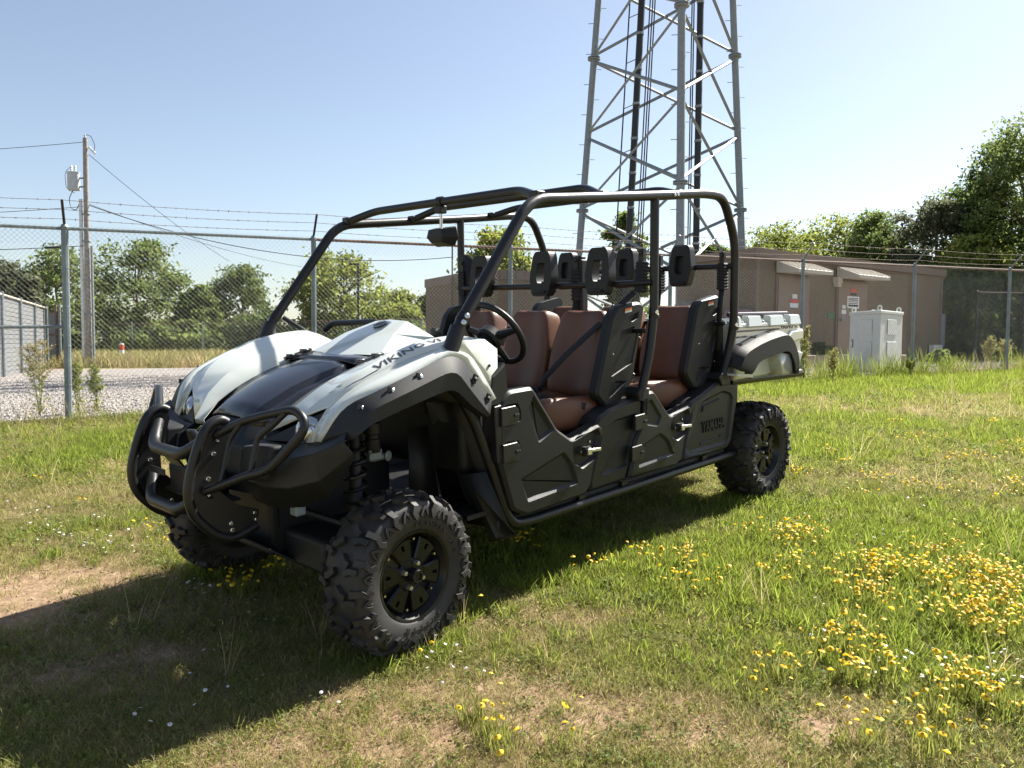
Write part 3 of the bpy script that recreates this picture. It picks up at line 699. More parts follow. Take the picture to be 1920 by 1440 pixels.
# rounded ribbed air unit on the left end wall, and mauve box
hv = []
for k in range(13):
    a = math.pi/2*k/12; hv.append((-.02-.75*math.sin(a), 1.9+.85*math.cos(a)))
hvg = ([bp_(s, o, z) for o in (-2.5, -1.2) for s, z in ([(-.01, 1.2)]+[(-.01, 2.75)]+hv[1:]+[(hv[-1][0], 1.2)])], [])
nh = len(hvg[0])//2; hvg = (hvg[0], [tuple(range(nh-1, -1, -1)), tuple(range(nh, 2*nh))]+[(i, (i+1) % nh, nh+(i+1) % nh, nh+i) for i in range(nh)])
au = obj('air_unit', hvg, 'hvac', bld)
for k in range(9):
    o = -2.45+1.2*k/8; obj('air_unit_rib', join(*[bbox(hv[i][0]-.02, hv[i+1][0]+.0, o-.012, o+.012, hv[i+1][1], hv[i][1]+.02) for i in range(12)]), 'hvac', au)
obj('wall_box', bbox(-.35, -.01, -.75, -.05, 1.3, 2.45), 'mauve', bld, bevel=.01)

b2 = thing('equipment_building', 'low brown pebble walled building with parapet seen through the cab', 'building', (-1.15, 30, .6))
c0, c1, c2 = Vector((-1.15, 30)), Vector((2.75, 31.6)), Vector((-3.9, 35.2)); c3 = c1+c2-c0
def quadprism(ps, z0, z1): return [(p.x+1.15, p.y-30, z-.6) for z in (z0, z1) for p in ps], [(3, 2, 1, 0), (4, 5, 6, 7)]+[(i, (i+1) % 4, 4+(i+1) % 4, 4+i) for i in range(4)]
obj('wall', quadprism([c0, c1, c3, c2], .4, 3.98), 'wall', b2)
ce = (c0+c3)/2; obj('parapet', quadprism([ce+(p-ce)*1.02 for p in (c0, c1, c3, c2)], 3.981, 4.34), 'trim', b2)
for k in range(12):
    p = c0.lerp(c1, k/12)-Vector((0, .09)); obj('parapet_seam', box((p.x+1.15, p.y-30, 4.15-.6), (.02, .02, .36)), 'trim', b2)
p = c0.lerp(c1, .62); obj('vent', lathe([(.08, 0), (.1, .06), (.05, .1)], (p.x+1.15, p.y-30-.02, 3.1-.6), (.3, -1, 0), 10), 'pvc', b2)
p = c0.lerp(c2, .45); obj('pipe', tube([(p.x+1.15-.1, p.y-30-.1, -.2), (p.x+1.15-.1, p.y-30-.1, 5.2)], .035, 6), 'rust', b2)

# ================================================================== WHITE CABINET
kc = atY(1648, 700, 17.8); cab = thing('utility_cabinet', 'large pale grey outdoor utility cabinet with lifting eyes behind the fence', 'cabinet', (kc.x, kc.y, .62))
a = atY(1591, 700, 19.2); bq = atY(1689, 700, 18.9); u1 = Vector((a.x-kc.x, a.y-kc.y)); u2 = Vector((bq.x-kc.x, bq.y-kc.y))
def kb(i0, i1, j0, j1, z0, z1):
    v = [tuple((u1*i+u2*j).to_3d()+Vector((0, 0, z))) for i in (i0, i1) for j in (j0, j1) for z in (z0, z1)]
    return v, [(0, 1, 3, 2), (4, 6, 7, 5), (0, 4, 5, 1), (2, 3, 7, 6), (0, 2, 6, 4), (1, 5, 7, 3)]
obj('body', kb(0, 1, 0, 1, .30, 1.62), 'cab', cab, bevel=.012); obj('plinth', kb(.01, .99, .01, .99, -.1, .295), 'cab', cab, bevel=.01)
obj('roof', kb(-.025, 1.025, -.025, 1.025, 1.62, 1.70), 'cab', cab, bevel=.02, seg=3)
for z0 in (.62, 1.14): vv = obj('vent_cover', kb(-.018, -.002, .3, .72, z0, z0+.36), 'cab', cab, bevel=.01)
for z0 in (.62, 1.14): obj('vent_cover', kb(.25, .66, -.02, -.002, z0, z0+.36), 'cab', cab, bevel=.01).hide_render = False
obj('handle', tube([tuple((u1*.93).to_3d()-Vector((0, .02, -.85))), tuple((u1*.93).to_3d()-Vector((0, .08, -.85))), tuple((u1*.93).to_3d()-Vector((0, .08, -1.02))), tuple((u1*.93).to_3d()-Vector((0, .02, -1.02)))], .014, 6), 'cable', cab)
for i_, j_ in ((.08, .06), (.92, .06), (.08, .94), (.92, .94)):
    c = (u1*i_+u2*j_).to_3d()+Vector((0, 0, 1.755))
    obj('lifting_eye', tube([c+Vector((.045*math.cos(w), 0, .055*math.sin(w))) for w in np.linspace(0, 6.283, 13)[:-1]], .018, 6, closed=True), 'cab', cab)

# ================================================================== TOWER
TC = Vector((5.96, 30.6)); tow = thing('lattice_tower', 'tall three legged steel lattice tower behind the vehicle', 'tower', (TC.x, TC.y, .7))
def leg(i, z):
    r = 4.25-.0755*z; a = R(-94+120*i); return Vector((r*math.cos(a), r*math.sin(a), z-.7))
ZS = [.7]+[.92+6.1*k for k in range(1, 6)]
for i_ in range(3):
    lg = obj('leg', tube([leg(i_, z) for z in (.5, 14, 34)], [.15, .135, .115], 14), 'galv', tow)
    for z in ZS[1:]:
        obj('flange', join(lathe([(.24, -.05), (.26, -.045), (.26, -.005), (.24, 0)], leg(i_, z-.01), (0, 0, 1), 14), lathe([(.24, .0), (.26, .005), (.26, .045), (.24, .05)], leg(i_, z+.01), (0, 0, 1), 14)), 'galv', lg)
    pegs = []; zz = 2.5; k = 0
    ou = leg(i_, 0).normalized(); ou.z = 0
    while zz < 26:
        sd_ = Vector((1, .1, 0)) if k % 2 else Vector((-1, .1, 0)); p = leg(i_, zz); pegs.append(tube([p, p+sd_*.34], .014, 5)); zz += .6; k += 1
    obj('step_peg', join(*pegs), 'galv', lg)['kind'] = 'stuff'
for i_ in range(3):
    j_ = (i_+1) % 3
    for k in range(len(ZS)-1):
        z0, z1 = ZS[k], ZS[k+1]; zm = (z0+z1)/2
        for (za, zb_) in ((z0, zm), (zm, z1)):
            for (p, q_) in (((i_, za+.12), (j_, zb_-.12)), ((j_, za+.12), (i_, zb_-.12))):
                A_, B_ = leg(*p), leg(*q_); d = (B_-A_).normalized(); A_ += d*.12; B_ -= d*.12
                obj('brace', tube([A_, B_], .062, 4), 'galv', tow)
for (px, Yd, w) in ((1184, 31.2, .135), (1308, 31.5, .13)):
    p = atY(px, 300, Yd); dx = (-.0375 if px < 1200 else 0.)*.022*Yd*0
    tx = lambda z: Vector((p.x-TC.x+(.04 if px < 1200 else 0)*(z-7), p.y-TC.y, z-.7))
    cr = obj('cable_run', tube([tx(.7), tx(30)], w, 10), 'cable', tow)
    for k in range(20): obj('cable_clamp', lathe([(w+.004, -.05), (w+.02, -.04), (w+.02, .04), (w+.004, .05)], tx(1.5+1.35*k), (0, 0, 1), 10), 'galv', cr)
    for o_ in (.33, .43, .52) if px < 1200 else (-.33, -.25): obj('cable', tube([tx(.7)+Vector((o_, 0, 0)), tx(30)+Vector((o_, 0, 0))], .028, 5), 'cable', tow)
p = atY(1160, 300, 31.2); lx = lambda z, o=0: Vector((p.x-TC.x+.045*(z-7)+o, p.y-TC.y, z-.7))
la = obj('ladder_rail', tube([lx(.7), lx(30)], .03, 6), 'cable', tow)
for k in range(15): obj('ladder_rung', tube([lx(2+1.75*k), lx(2.25+1.75*k, .55)], .02, 5), 'galv', la)

# ================================================================== TREES
def tree(label, px, top, width, Yd, leaf='leaf_mid', n=8500, size=.2, base=.18, group='background trees', seed=0, name='leafy_tree', squash=1., trunkless=False, clumps=95, cat='tree', dens=.5):
    g = np.random.default_rng(seed+int(px)); p = atY(px, 660, Yd); z0 = tz(p.x, p.y); H = atY(px, top, Yd).z-z0; rad = width/2*(p-CAM).length/FPX
    root = thing(name, label, cat, (p.x, p.y, z0), 0, group)
    # limbs
    limbs = []; tips = []
    if not trunkless:
        r0 = max(.06, H*.018); trk = [Vector((0, 0, -.2))]
        for k in range(1, 6): trk.append(Vector((g.normal(0, .02*H)*k/5, g.normal(0, .02*H)*k/5, H*.15*k)))
        limbs.append(tube(trk, [r0*(1-.13*k) for k in range(6)], 7, 0))
        for k in range(11):
            a = g.uniform(0, 6.28); zz = H*g.uniform(.2, .72); s = trk[min(5, int(zz/H/.15))]; ln = rad*g.uniform(.5, .95)
            e = Vector((math.cos(a)*ln, math.sin(a)*ln, zz+H*g.uniform(.08, .25))); m_ = s.lerp(e, .5)+Vector((0, 0, H*.04))
            limbs.append(tube([s, m_, e], [r0*.45, r0*.28, r0*.1], 5)); tips += [m_, e, m_.lerp(e, .5)]
        obj('trunk', join(*limbs), 'bark', root)
    # clumps through a lobed volume
    C = []; zc = H*(base+(1-base)*.5); rz = H*(1-base)*.5
    lob = [(g.normal(0, .45, 3)) for k in range(9)]
    while len(C) < clumps:
        u = g.normal(size=3); u /= np.linalg.norm(u); rr = g.uniform(.25, 1)**.45
        q = u*rr; prof = 1-.35*max(0, q[2])**1.5-.15*max(0, -q[2])
        nn_ = .72+.5*vnoise(np.array([u[0]*2+seed]), np.array([u[1]*2+u[2]*3]), 3)[0]
        C.append((q[0]*rad*prof*nn_, q[1]*rad*prof*nn_, zc+q[2]*rz*min(1.03, nn_+.1)))
    C = np.array(C); per = n//clumps; cr = .11*(rad+rz)*g.uniform(.6, 1.25, clumps)
    pts = C[:, None, :]+g.normal(size=(clumps, per, 3))*cr[:, None, None]*np.array([1, 1, .62])*dens*1.25
    pts = pts.reshape(-1, 3); pts = pts[(pts[:, 2] > .02*H) & (pts[:, 2] < H*1.01)]
    V, F = leafquads(pts, size, g, .4); link('crown', npmesh('crown', V, F, leaf), root)
    return root
TR = [('pale grey leaved tree at the far left edge', 10, 480, 110, 58, 'leaf_grey', 1), ('broad green tree left of the utility pole', 110, 458, 150, 60, 'leaf_mid', 2),
      ('small brownish tree behind the left side fence', 56, 515, 34, 46, 'leaf_grey', 3), ('large rounded green tree right of the utility pole', 262, 449, 185, 57, 'leaf_mid', 4),
      ('small green tree filling the gap right of the large rounded tree', 372, 535, 70, 56, 'leaf_mid', 5), ('dark compact tree standing alone left of the front roof pillar', 455, 496, 125, 60, 'leaf_dark', 6),
      ('wide yellow green tree behind the lamp post', 640, 470, 215, 55, 'leaf_yellow', 7), ('low olive tree left of the brown building', 745, 540, 110, 58, 'leaf_yellow', 8), ('dark small tree at the left corner of the brown building', 802, 545, 60, 64, 'leaf_dark', 9),
      ('yellow green tree rising above the low brown building', 930, 420, 150, 42, 'leaf_yellow', 10), ('slim tree seen through the tower legs', 1170, 400, 95, 46, 'leaf_mid', 11), ('low green tree behind the rear roof pillar', 1335, 455, 80, 44, 'leaf_mid', 12),
      ('bright green bushy tree above the left roof end of the building', 1440, 412, 170, 36, 'leaf_yellow', 13), ('rounded green tree above the first door', 1545, 405, 190, 37, 'leaf_yellow', 14), ('feathery thin tree above the second door', 1640, 396, 170, 35, 'leaf_mid', 15),
      ('feathery grey green tree leaning over the right roof end', 1750, 368, 170, 33, 'leaf_grey', 16), ('tall dark tree left of the tallest crown', 1835, 270, 120, 33, 'leaf_dark', 17), ('tallest tree at the right edge of the picture', 1930, 200, 190, 31, 'leaf_mid', 18),
      ('yellow green young tree in front of the dark thicket', 1815, 440, 150, 30, 'leaf_yellow', 19), ('broad leafy tree beyond the right edge', 2080, 260, 260, 30, 'leaf_mid', 20)]
for lb, px, tp, wd, Yd, lf, sd_ in TR:
    near = Yd < 40; dens = {15: .36, 16: .36, 18: .36, 11: .36}.get(sd_, .43)
    tree(lb, px, tp, wd, Yd, lf, 10500 if not near else 19000, (.15 if not near else .085), .1 if sd_ not in (11, 16) else .3, seed=sd_, dens=dens, clumps=112 if not near else 175, group=None)
for k, (px, tp, wd, Yd, lf) in enumerate(((1790, 520, 130, 28.5, 'leaf_dark'), (1880, 510, 150, 28, 'leaf_dark'), (1960, 500, 150, 28, 'leaf_dark'), (1840, 560, 140, 27.6, 'leaf_mid'), (1925, 540, 120, 27.4, 'leaf_mid'), (2060, 500, 170, 28, 'leaf_dark'))):
    tree(['dark shrub touching the right end wall of the brown building', 'dark shrub behind the two plumed weeds at the right fence post', 'dark tall shrub at the right picture edge', 'lower green shrub in the thicket left of the plumed weeds', 'lower green shrub in the thicket right of the plumed weeds', 'dark shrub beyond the right picture edge'][k], px, tp, wd, Yd, lf, 11000, .10, .0, 'thicket shrubs', 60+k, 'shrub', trunkless=True, clumps=110, cat='shrub', dens=.6)
for k, (px, tp, wd) in enumerate(((40, 590, 140), (190, 600, 150), (330, 600, 150), (470, 590, 150), (610, 595, 170), (740, 600, 150), (-80, 560, 160), (1060, 575, 170), (1180, 570, 170), (1290, 580, 150), (880, 590, 120))):
    tree(['green bush behind the slatted side fence', 'dark bush behind the utility pole foot', 'green bush under the large rounded tree', 'dark bush under the dark compact tree', 'green bush behind the front roof pillar', 'dark bush under the low olive tree', 'green bush at the far left picture edge', 'dark bush between the low building and the tower', 'green bush right behind the tower middle', 'dark bush at the right foot of the tower', 'green bush behind the left corner of the low building'][k], px, tp, wd, 54, 'leaf_dark' if k % 2 else 'leaf_mid', 5500, .16, .0, 'far bushes' if px < 1000 else 'bushes behind the tower', 80+k, 'bush', trunkless=True, clumps=70, cat='bush', dens=.6)
tree('small green bush by the wall between the two doors', 1542, 640, 32, 21.8, 'leaf_dark', 1500, .05, 0, None, 95, 'bush', trunkless=True, clumps=30, cat='bush')
tree('small leafy weed bush below the meter box', 1765, 655, 36, 21.5, 'leaf_mid', 1500, .05, 0, None, 96, 'bush', trunkless=True, clumps=30, cat='bush')
# street lamp far behind
p = atY(672, 660, 50); lp = thing('street_lamp', 'slim dark street lamp before the wide yellow green tree', 'street lamp', (p.x, p.y, tz(p.x, p.y))); zt = atY(672, 496, 50).z-tz(p.x, p.y)
obj('pole', tube([(0, 0, -.2), (0, 0, zt)], .07, 8), 'cable', lp); obj('lamp_head', box((-.25, 0, zt+.02), (.65, .25, .1)), 'cable', lp, bevel=.02)

# ================================================================== WEEDS BY THE FENCE
def weed(label, px, py, top, m='weed_head', wid=.22, seed=0, leafy=.22):
    g = np.random.default_rng(seed+500); b = atG(px, py); b = Vector((b.x, b.y, tz(b.x, b.y))); H = (atY(px, top, b.y).z-b.z)
    root = thing('weed', label, 'weed', b, 0, None); st = []; hp, lpn = [], []
    for k in range(3):
        a = g.uniform(0, 6.28); e = Vector((math.cos(a)*.06*k, math.sin(a)*.06*k, H*g.uniform(.75, .98))); st.append(tube([(0, 0, -.02), e*.5+Vector((0.01, 0, 0)), e], [.007, .005, .003], 5))
        for q in range(int(230*leafy*H)): z = e.z*g.uniform(.05, .7); lpn.append((e.x*z/e.z+g.normal(0, .05), e.y*z/e.z+g.normal(0, .05), z))
        for q in range(int(34*min(1., H))):
            t_ = g.uniform(.45, 1); s = e*t_; a2 = g.uniform(0, 6.28); ln = wid*(1.25-t_)*g.uniform(.5, 1.2); en = s+Vector((math.cos(a2)*ln, math.sin(a2)*ln, ln*.9)); st.append(tube([s, en], [.002, .001], 3))
            for w in range(22): f_ = g.uniform(.2, 1); c = s.lerp(en, f_); hp.append((c.x+g.normal(0, .012), c.y+g.normal(0, .012), c.z+g.normal(0, .012)))
    obj('stem', join(*st), 'leaf_yellow', root)
    V, F = leafquads(np.array(lpn), .024, g); link('leaves', npmesh('leaves', V, F, 'grass_green'), root)
    V, F = leafquads(np.array(hp), .012, g); link('flower_plume', npmesh('flower_plume', V, F, m), root)
weed('tall feathery straw coloured weed left of the near fence post', 75, 785, 632, 'weed_head', .34, 1); weed('thin yellow green weed just right of the near fence post', 148, 783, 668, 'leaf_yellow', .14, 2)
weed('yellowish weed standing before the utility pole base', 182, 778, 672, 'leaf_yellow', .16, 3); weed('small weed before the porch slab', 1560, 722, 650, 'grass_mix', .14, 4)
weed('left one of two plumed weeds at the right fence post', 1857, 700, 628, 'grass_mix', .28, 5); weed('right one of two plumed weeds at the right fence post', 1882, 698, 628, 'grass_mix', .28, 6)
weed('green weed at the right foot of the utility cabinet', 1706, 712, 668, 'leaf_yellow', .12, 7); weed('dry orange tinged weed behind the cargo bed corner', 1506, 722, 592, 'grass_mix', .10, 8)

# ================================================================== THE UTILITY VEHICLE (own frame: x forward, y left, z up)
car = thing('utility_vehicle', 'pale sage and black six seat utility vehicle with open roll cage', 'utility vehicle')
car.matrix_world = Matrix.Translation(VT) @ VR.to_4x4()
def two(name, geo, m, parent, **k):
    """left and right copies"""
    a = obj(name, geo, m, parent, **k); return a, obj(name, mir(geo), m, parent, **k)

# ---------------------------------------------------------------- wheels
def tyre_profile(W):
    h = W/2
    return spline([(.172, -h*.78, 0), (.185, -h*.90, 0), (.225, -h*1.0, 0), (.262, -h*.985, 0), (.284, -h*.90, 0), (.2945, -h*.66, 0), (.299, -h*.3, 0), (.300, 0, 0), (.299, h*.3, 0), (.2945, h*.66, 0), (.284, h*.90, 0), (.262, h*.985, 0), (.225, h, 0), (.185, h*.90, 0), (.172, h*.78, 0)], 3)
def make_wheel(W, name='wheel'):
    w = part(name, car); pf = [(p[0], p[1]) for p in tyre_profile(W)]
    ty = obj('tyre', lathe(pf, (0, 0, 0), (0, 1, 0), 56, True), 'rubber', w, sharp=60)
    x0, y0, _ = frame((0, 1, 0))
    cum = [0]
    for k in range(1, len(pf)): cum.append(cum[-1]+math.dist(pf[k], pf[k-1]))
    mid = cum[-1]/2
    def sp(u):  # u metres from the crown centre along the profile -> r, h, normal
        s = mid+u; k = 0
        while k < len(pf)-2 and cum[k+1] < s: k += 1
        t = (s-cum[k])/(cum[k+1]-cum[k]); r = pf[k][0]+(pf[k+1][0]-pf[k][0])*t; h = pf[k][1]+(pf[k+1][1]-pf[k][1])*t
        tr, th = pf[k+1][0]-pf[k][0], pf[k+1][1]-pf[k][1]; l = math.hypot(tr, th); return r, h, th/l, -tr/l
    def pos(s, u, ht):
        r, h, nr, nh = sp(u); th = s/.30; rr = r+nr*ht; hh = h+nh*ht
        return tuple(x0*math.cos(th)*rr+y0*math.sin(th)*rr+Vector((0, hh, 0)))
    def lug(path, wd, ht):
        V, F = [], []; n = len(path)
        for i in range(n):
            a = Vector(path[max(0, i-1)]); b = Vector(path[min(n-1, i+1)]); d = (b-a).normalized(); q = Vector((-d.y, d.x)); c = Vector(path[i])
            for sgn, k, h_ in ((1, 1.12, -.008), (1, .86, ht), (-1, .86, ht), (-1, 1.12, -.008)):
                p = c+q*sgn*wd/2*k; V.append(pos(p.x, p.y, h_))
        for i in range(n-1):
            for k in range(3): F.append((4*i+k, 4*i+k+1, 4*i+4+k+1, 4*i+4+k))
        F.append((3, 2, 1, 0)); F.append(tuple(4*(n-1)+k for k in range(4))); return V, F
    G = []; NL = 17; pt = 2*math.pi*.30/NL; hw = W/2
    for k in range(NL):
        for sg in (1, -1):
            s = k*pt+(0 if sg > 0 else pt*.5)
            G.append(lug([(s-.012, sg*.008), (s+.010, sg*.035), (s+.016, sg*hw*.52)], .026, .018))
            G.append(lug([(s+pt*.42, sg*hw*.40), (s+pt*.30, sg*hw*.62), (s+pt*.30, sg*hw*.86)], .024, .018))
            G.append(lug([(s+pt*.02, sg*hw*.72), (s-pt*.02, sg*hw*1.02), (s+pt*.12, sg*hw*1.22), (s-pt*.02, sg*hw*1.42)], .028, .016))
            G.append(lug([(s+pt*.30, sg*hw*1.40), (s+pt*.40, sg*hw*1.20), (s+pt*.50, sg*hw*1.10), (s+pt*.60, sg*hw*1.20), (s+pt*.70, sg*hw*1.40)], .013, .009))
            G.append(lug([(s+pt*.42, sg*hw*1.46), (s+pt*.50, sg*hw*1.30), (s+pt*.58, sg*hw*1.46)], .010, .006))
    obj('tread', join(*G), 'rubber', w, sharp=25)
    # raised sidewall lettering, outer face (+y)
    LT = []
    for word, a0, rr, hh in (('MAXXIS', 232, .203, .022), ('BIGHORN 2.0', 70, .203, .018)):
        for k, ch in enumerate(word):
            if ch == ' ': continue
            a = R(a0+(k*9.5 if a0 > 180 else -k*7.5)); c = Vector((-math.cos(a)*rr, W/2*.985, math.sin(a)*rr)); rd = Vector((-math.cos(a), 0, math.sin(a)))
            ud = -rd if a0 > 180 else rd; xd = ud.cross(Vector((0, 1, 0)))
            LT.append(solidtext(ch, c-xd*hh*.36-ud*hh*.5, xd, ud, hh*.75 if ch not in 'I.' else hh*.25, hh, .0035, 0, .01))
    obj('lettering', join(*LT), 'rubber', ty)
    h = W/2
    obj('rim', lathe([(.150, -h*.7), (.168, -h*.78), (.180, -h*.82), (.180, -h*.75), (.160, -h*.6), (.148, 0), (.150, h*.40), (.158, h*.58), (.172, h*.66), (.180, h*.80), (.176, h*.86), (.166, h*.84), (.158, h*.70), (.146, h*.46), (.140, h*.40), (.138, 0)], (0, 0, 0), (0, 1, 0), 40, True), 'rim', w, sharp=40)
    fy = h*.60
    sp_ = []
    obj('wheel_disc', lathe([(.001, fy-.035), (.145, fy-.045), (.145, fy-.03), (.07, fy-.012), (.001, fy-.01)], (0, 0, 0), (0, 1, 0), 36), 'rim', w)
    for k in range(6):
        a = R(30+60*k); pr = []
        da = R(20)
        out = [(.148*math.cos(a+da*t), .148*math.sin(a+da*t)) for t in (-1, -.5, 0, .5, 1)]+[(.062*math.cos(a+R(25)*t), .062*math.sin(a+R(25)*t)) for t in (1, 0, -1)]
        sl = [(rr*math.cos(a+R(t)), rr*math.sin(a+R(t))) for rr, t in ((.132, -3.2), (.132, 3.2), (.108, 3.2), (.108, -3.2))]
        obj('spoke', relief(out, [(sl, .002, .014)], fy-.04, fy+.006, .006), 'rim', w, sharp=25)
        a2 = R(60*k); obj('rim_bolt', disc_bolt((.137*math.cos(a2), fy-.012, .137*math.sin(a2)), (0, 1, 0), .0065, .010), 'chrome', w)
    obj('hub', lathe([(.064, fy-.03), (.064, fy-.002), (.060, fy+.002), (.03, fy+.003), (.028, fy+.038), (.025, fy+.043), (.016, fy+.043), (.015, fy+.038), (.001, fy+.038)], (0, 0, 0), (0, 1, 0), 24), 'rim', w, sharp=30)
    for k in range(4):
        a = R(45+90*k); obj('lug_nut', lathe([(.0105, 0), (.0105, .020), (.008, .024), (.001, .025)], (.048*math.cos(a), fy, .048*math.sin(a)), (0, 1, 0), 6), 'latch', w)
    return w
wf = make_wheel(.215); wf.location = (0, .69, .312); wf.rotation_euler = (0, R(20), R(3.4))
w2 = copy_tree(wf, car); w2.location = (0, -.69, .312); w2.rotation_euler = (0, R(75), R(183.4))
wr = make_wheel(.245); wr.location = (-2.945, .675, .312); wr.rotation_euler = (0, R(50), 0)
w4 = copy_tree(wr, car); w4.location = (-2.945, -.675, .312); w4.rotation_euler = (0, R(15), R(180))

# ---------------------------------------------------------------- under body and front suspension
ch = part('chassis', car)
obj('frame_pan', join(box((-1.4, 0, .36), (3.2, .95, .14)), box((-3.0, 0, .55), (.9, .6, .35)), box((-.05, 0, .50), (.62, .36, .36))), 'dark', ch, bevel=.02)
obj('skid_plate', ([(.36, .24, .42), (.36, -.24, .42), (.12, -.26, .25), (.12, .26, .25), (-.5, .3, .27), (-.5, -.3, .27)], [(0, 1, 2, 3), (3, 2, 5, 4)]), 'dark', ch, solid=.006)
for s in (1, -1):
    m_ = (lambda g: g) if s > 0 else mir
    obj('lower_arm', m_(join(tube([(.16, .20, .33), (.02, .58, .27)], .022, 8), tube([(-.22, .20, .33), (-.02, .58, .27)], .022, 8))), 'tube', ch)
    obj('upper_arm', m_(join(tube([(.14, .26, .50), (.0, .58, .43)], .018, 8), tube([(-.16, .26, .50), (-.02, .58, .43)], .018, 8))), 'tube', ch)
    obj('arm_guard', m_(([(.14, .34, .345), (.19, .52, .38), (.13, .60, .33), (.10, .56, .22), (.12, .36, .24)], [(0, 1, 2, 3, 4)])), 'plastic', ch, solid=.008)
    obj('knuckle', m_(box((0, .58, .33), (.1, .06, .22))), 'dark', ch, bevel=.01)
    sh = obj('shock_absorber', m_(tube([(.06, .50, .34), (-.02, .40, .86)], [.028, .024], 12)), 'dark', ch)
    hel = [Vector((.055, .495, .40)).lerp(Vector((-.012, .41, .80)), k/88)+Vector((math.cos(k*2*math.pi/11)*.045, math.sin(k*2*math.pi/11)*.045, 0)) for k in range(89)]
    obj('coil_spring', m_(tube(hel, .0075, 6)), 'tube', sh)
    obj('spring_seat', m_(lathe([(.055, 0), (.058, .008), (.03, .012)], (.057, .498, .39), (-.15, -.2, .95), 14)), 'tube', sh)
    obj('drive_boot', m_(lathe([(.03+.012*(k % 2), .02*k) for k in range(7)], (-.01, .30, .36), (0, 1, -.1), 12)), 'dark', ch)
    obj('tie_rod', m_(tube([(-.12, .22, .40), (-.10, .56, .36)], .011, 7)), 'tube', ch)
obj('brake_reservoir', lathe([(.030, 0), (.034, .01), (.034, .055), (.030, .06), (.030, .075), (.038, .08), (.038, .12), (.03, .125)], (-.07, .45, .74), (0, 0, 1), 14), 'plastic', ch)
obj('brake_cylinder', join(box((-.07, .45, .725), (.06, .04, .03)), lathe([(.012, -.05), (.015, -.03), (.015, .03), (.010, .045)], (-.09, .455, .715), (1, .1, 0), 10), lathe([(.022, 0), (.024, .006), (.015, .012)], (-.135, .46, .715), (-.3, 1, 0), 12), box((-.10, .45, .735), (.02, .02, .03)), lathe([(.008, 0), (.009, .02), (.005, .03)], (-.05, .46, .735), (.5, .6, .6), 8)), 'galv_d', ch, bevel=.003)
obj('horn_box', box((.285, .45, .60), (.045, .05, .09)), 'galv_d', ch, bevel=.008)
# wheel housings (front and rear)
for s in (1, -1):
    m_ = (lambda g: g) if s > 0 else mir
    obj('wheel_liner', m_(loft([[(.32, .36, .50), (.30, .36, .80), (.1, .36, .96), (-.2, .36, .98), (-.42, .36, .90), (-.52, .36, .40)], [(.34, .40, .70), (.30, .62, .84), (.1, .76, .98), (-.2, .78, 1.03), (-.40, .70, .92), (-.60, .70, .34)]])), 'dark', ch, solid=.006)
    obj('splash_panel', m_(([(-.30, .40, .80), (-.40, .405, .80), (-.46, .41, .40), (-.28, .405, .42)], [(0, 1, 2, 3)])), 'plastic', ch, solid=.004)
    obj('foot_well', m_(([(-.37, .66, .97), (-.43, .68, .84), (-.52, .69, .55), (-.60, .70, .345), (-.56, .42, .32), (-.40, .40, .92)], [(0, 1, 2, 3, 4, 5)])), 'plastic', ch, solid=.006)
    obj('mud_flap', m_(([(-.47, .70, .62), (-.60, .71, .34), (-.66, .70, .29), (-.53, .66, .29), (-.42, .60, .60)], [(0, 1, 2, 3, 4)])), 'plastic', ch, solid=.008)

# ---------------------------------------------------------------- bonnet
I = [(.305, .262, .856), (.225, .28, .925), (.126, .28, .982), (0, .28, 1.035), (-.14, .285, 1.078), (-.257, .286, 1.112), (-.42, .31, 1.145)]
C = [(.325, .30, .858), (.225, .37, .955), (.12, .40, 1.028), (0, .42, 1.082), (-.14, .43, 1.124), (-.25, .44, 1.150), (-.42, .46, 1.182)]
D = [None, (.265, .44, .918), (.13, .555, 1.052), (0, .58, 1.116), (-.12, .585, 1.158), (-.25, .59, 1.190), (-.42, .60, 1.202)]
E_ = [None, (.207, .571, .968), (.13, .595, 1.046), (0, .617, 1.107), (-.12, .63, 1.149), (-.22, .65, 1.177), (-.42, .66, 1.195)]
Rg = [(.285, .588, .852), (.25, .592, .93), (.15, .635, 1.030), (0, .66, 1.096), (-.12, .688, 1.139), (-.22, .725, 1.165)]
vs_ = I+C+[D[1]]+D[2:]+E_[1:]+Rg+[(.29, .545, .846), (-.46, .70, 1.185)]
iI = list(range(0, 7)); iC = list(range(7, 14)); iD = [None]+list(range(14, 20)); iE = [None]+list(range(20, 26)); iR = list(range(26, 32)); RB = 32; RE = 33
fw = [(iI[0], iC[0], iC[1], iI[1]), (iC[0], iD[1], iC[1])]
for k in range(1, 6): fw.append((iI[k], iC[k], iC[k+1], iI[k+1])); fw.append((iC[k], iD[k], iD[k+1], iC[k+1])); fw.append((iD[k], iE[k], iE[k+1], iD[k+1]))
fw += [(RB, iR[0], iR[1], iE[1]), (iE[1], iR[1], iR[2], iE[2]), (iE[2], iR[2], iR[3], iE[3]), (iE[3], iR[3], iR[4], iE[4]), (iE[4], iR[4], iR[5], iE[5]), (iE[5], iR[5], RE, iE[6])]
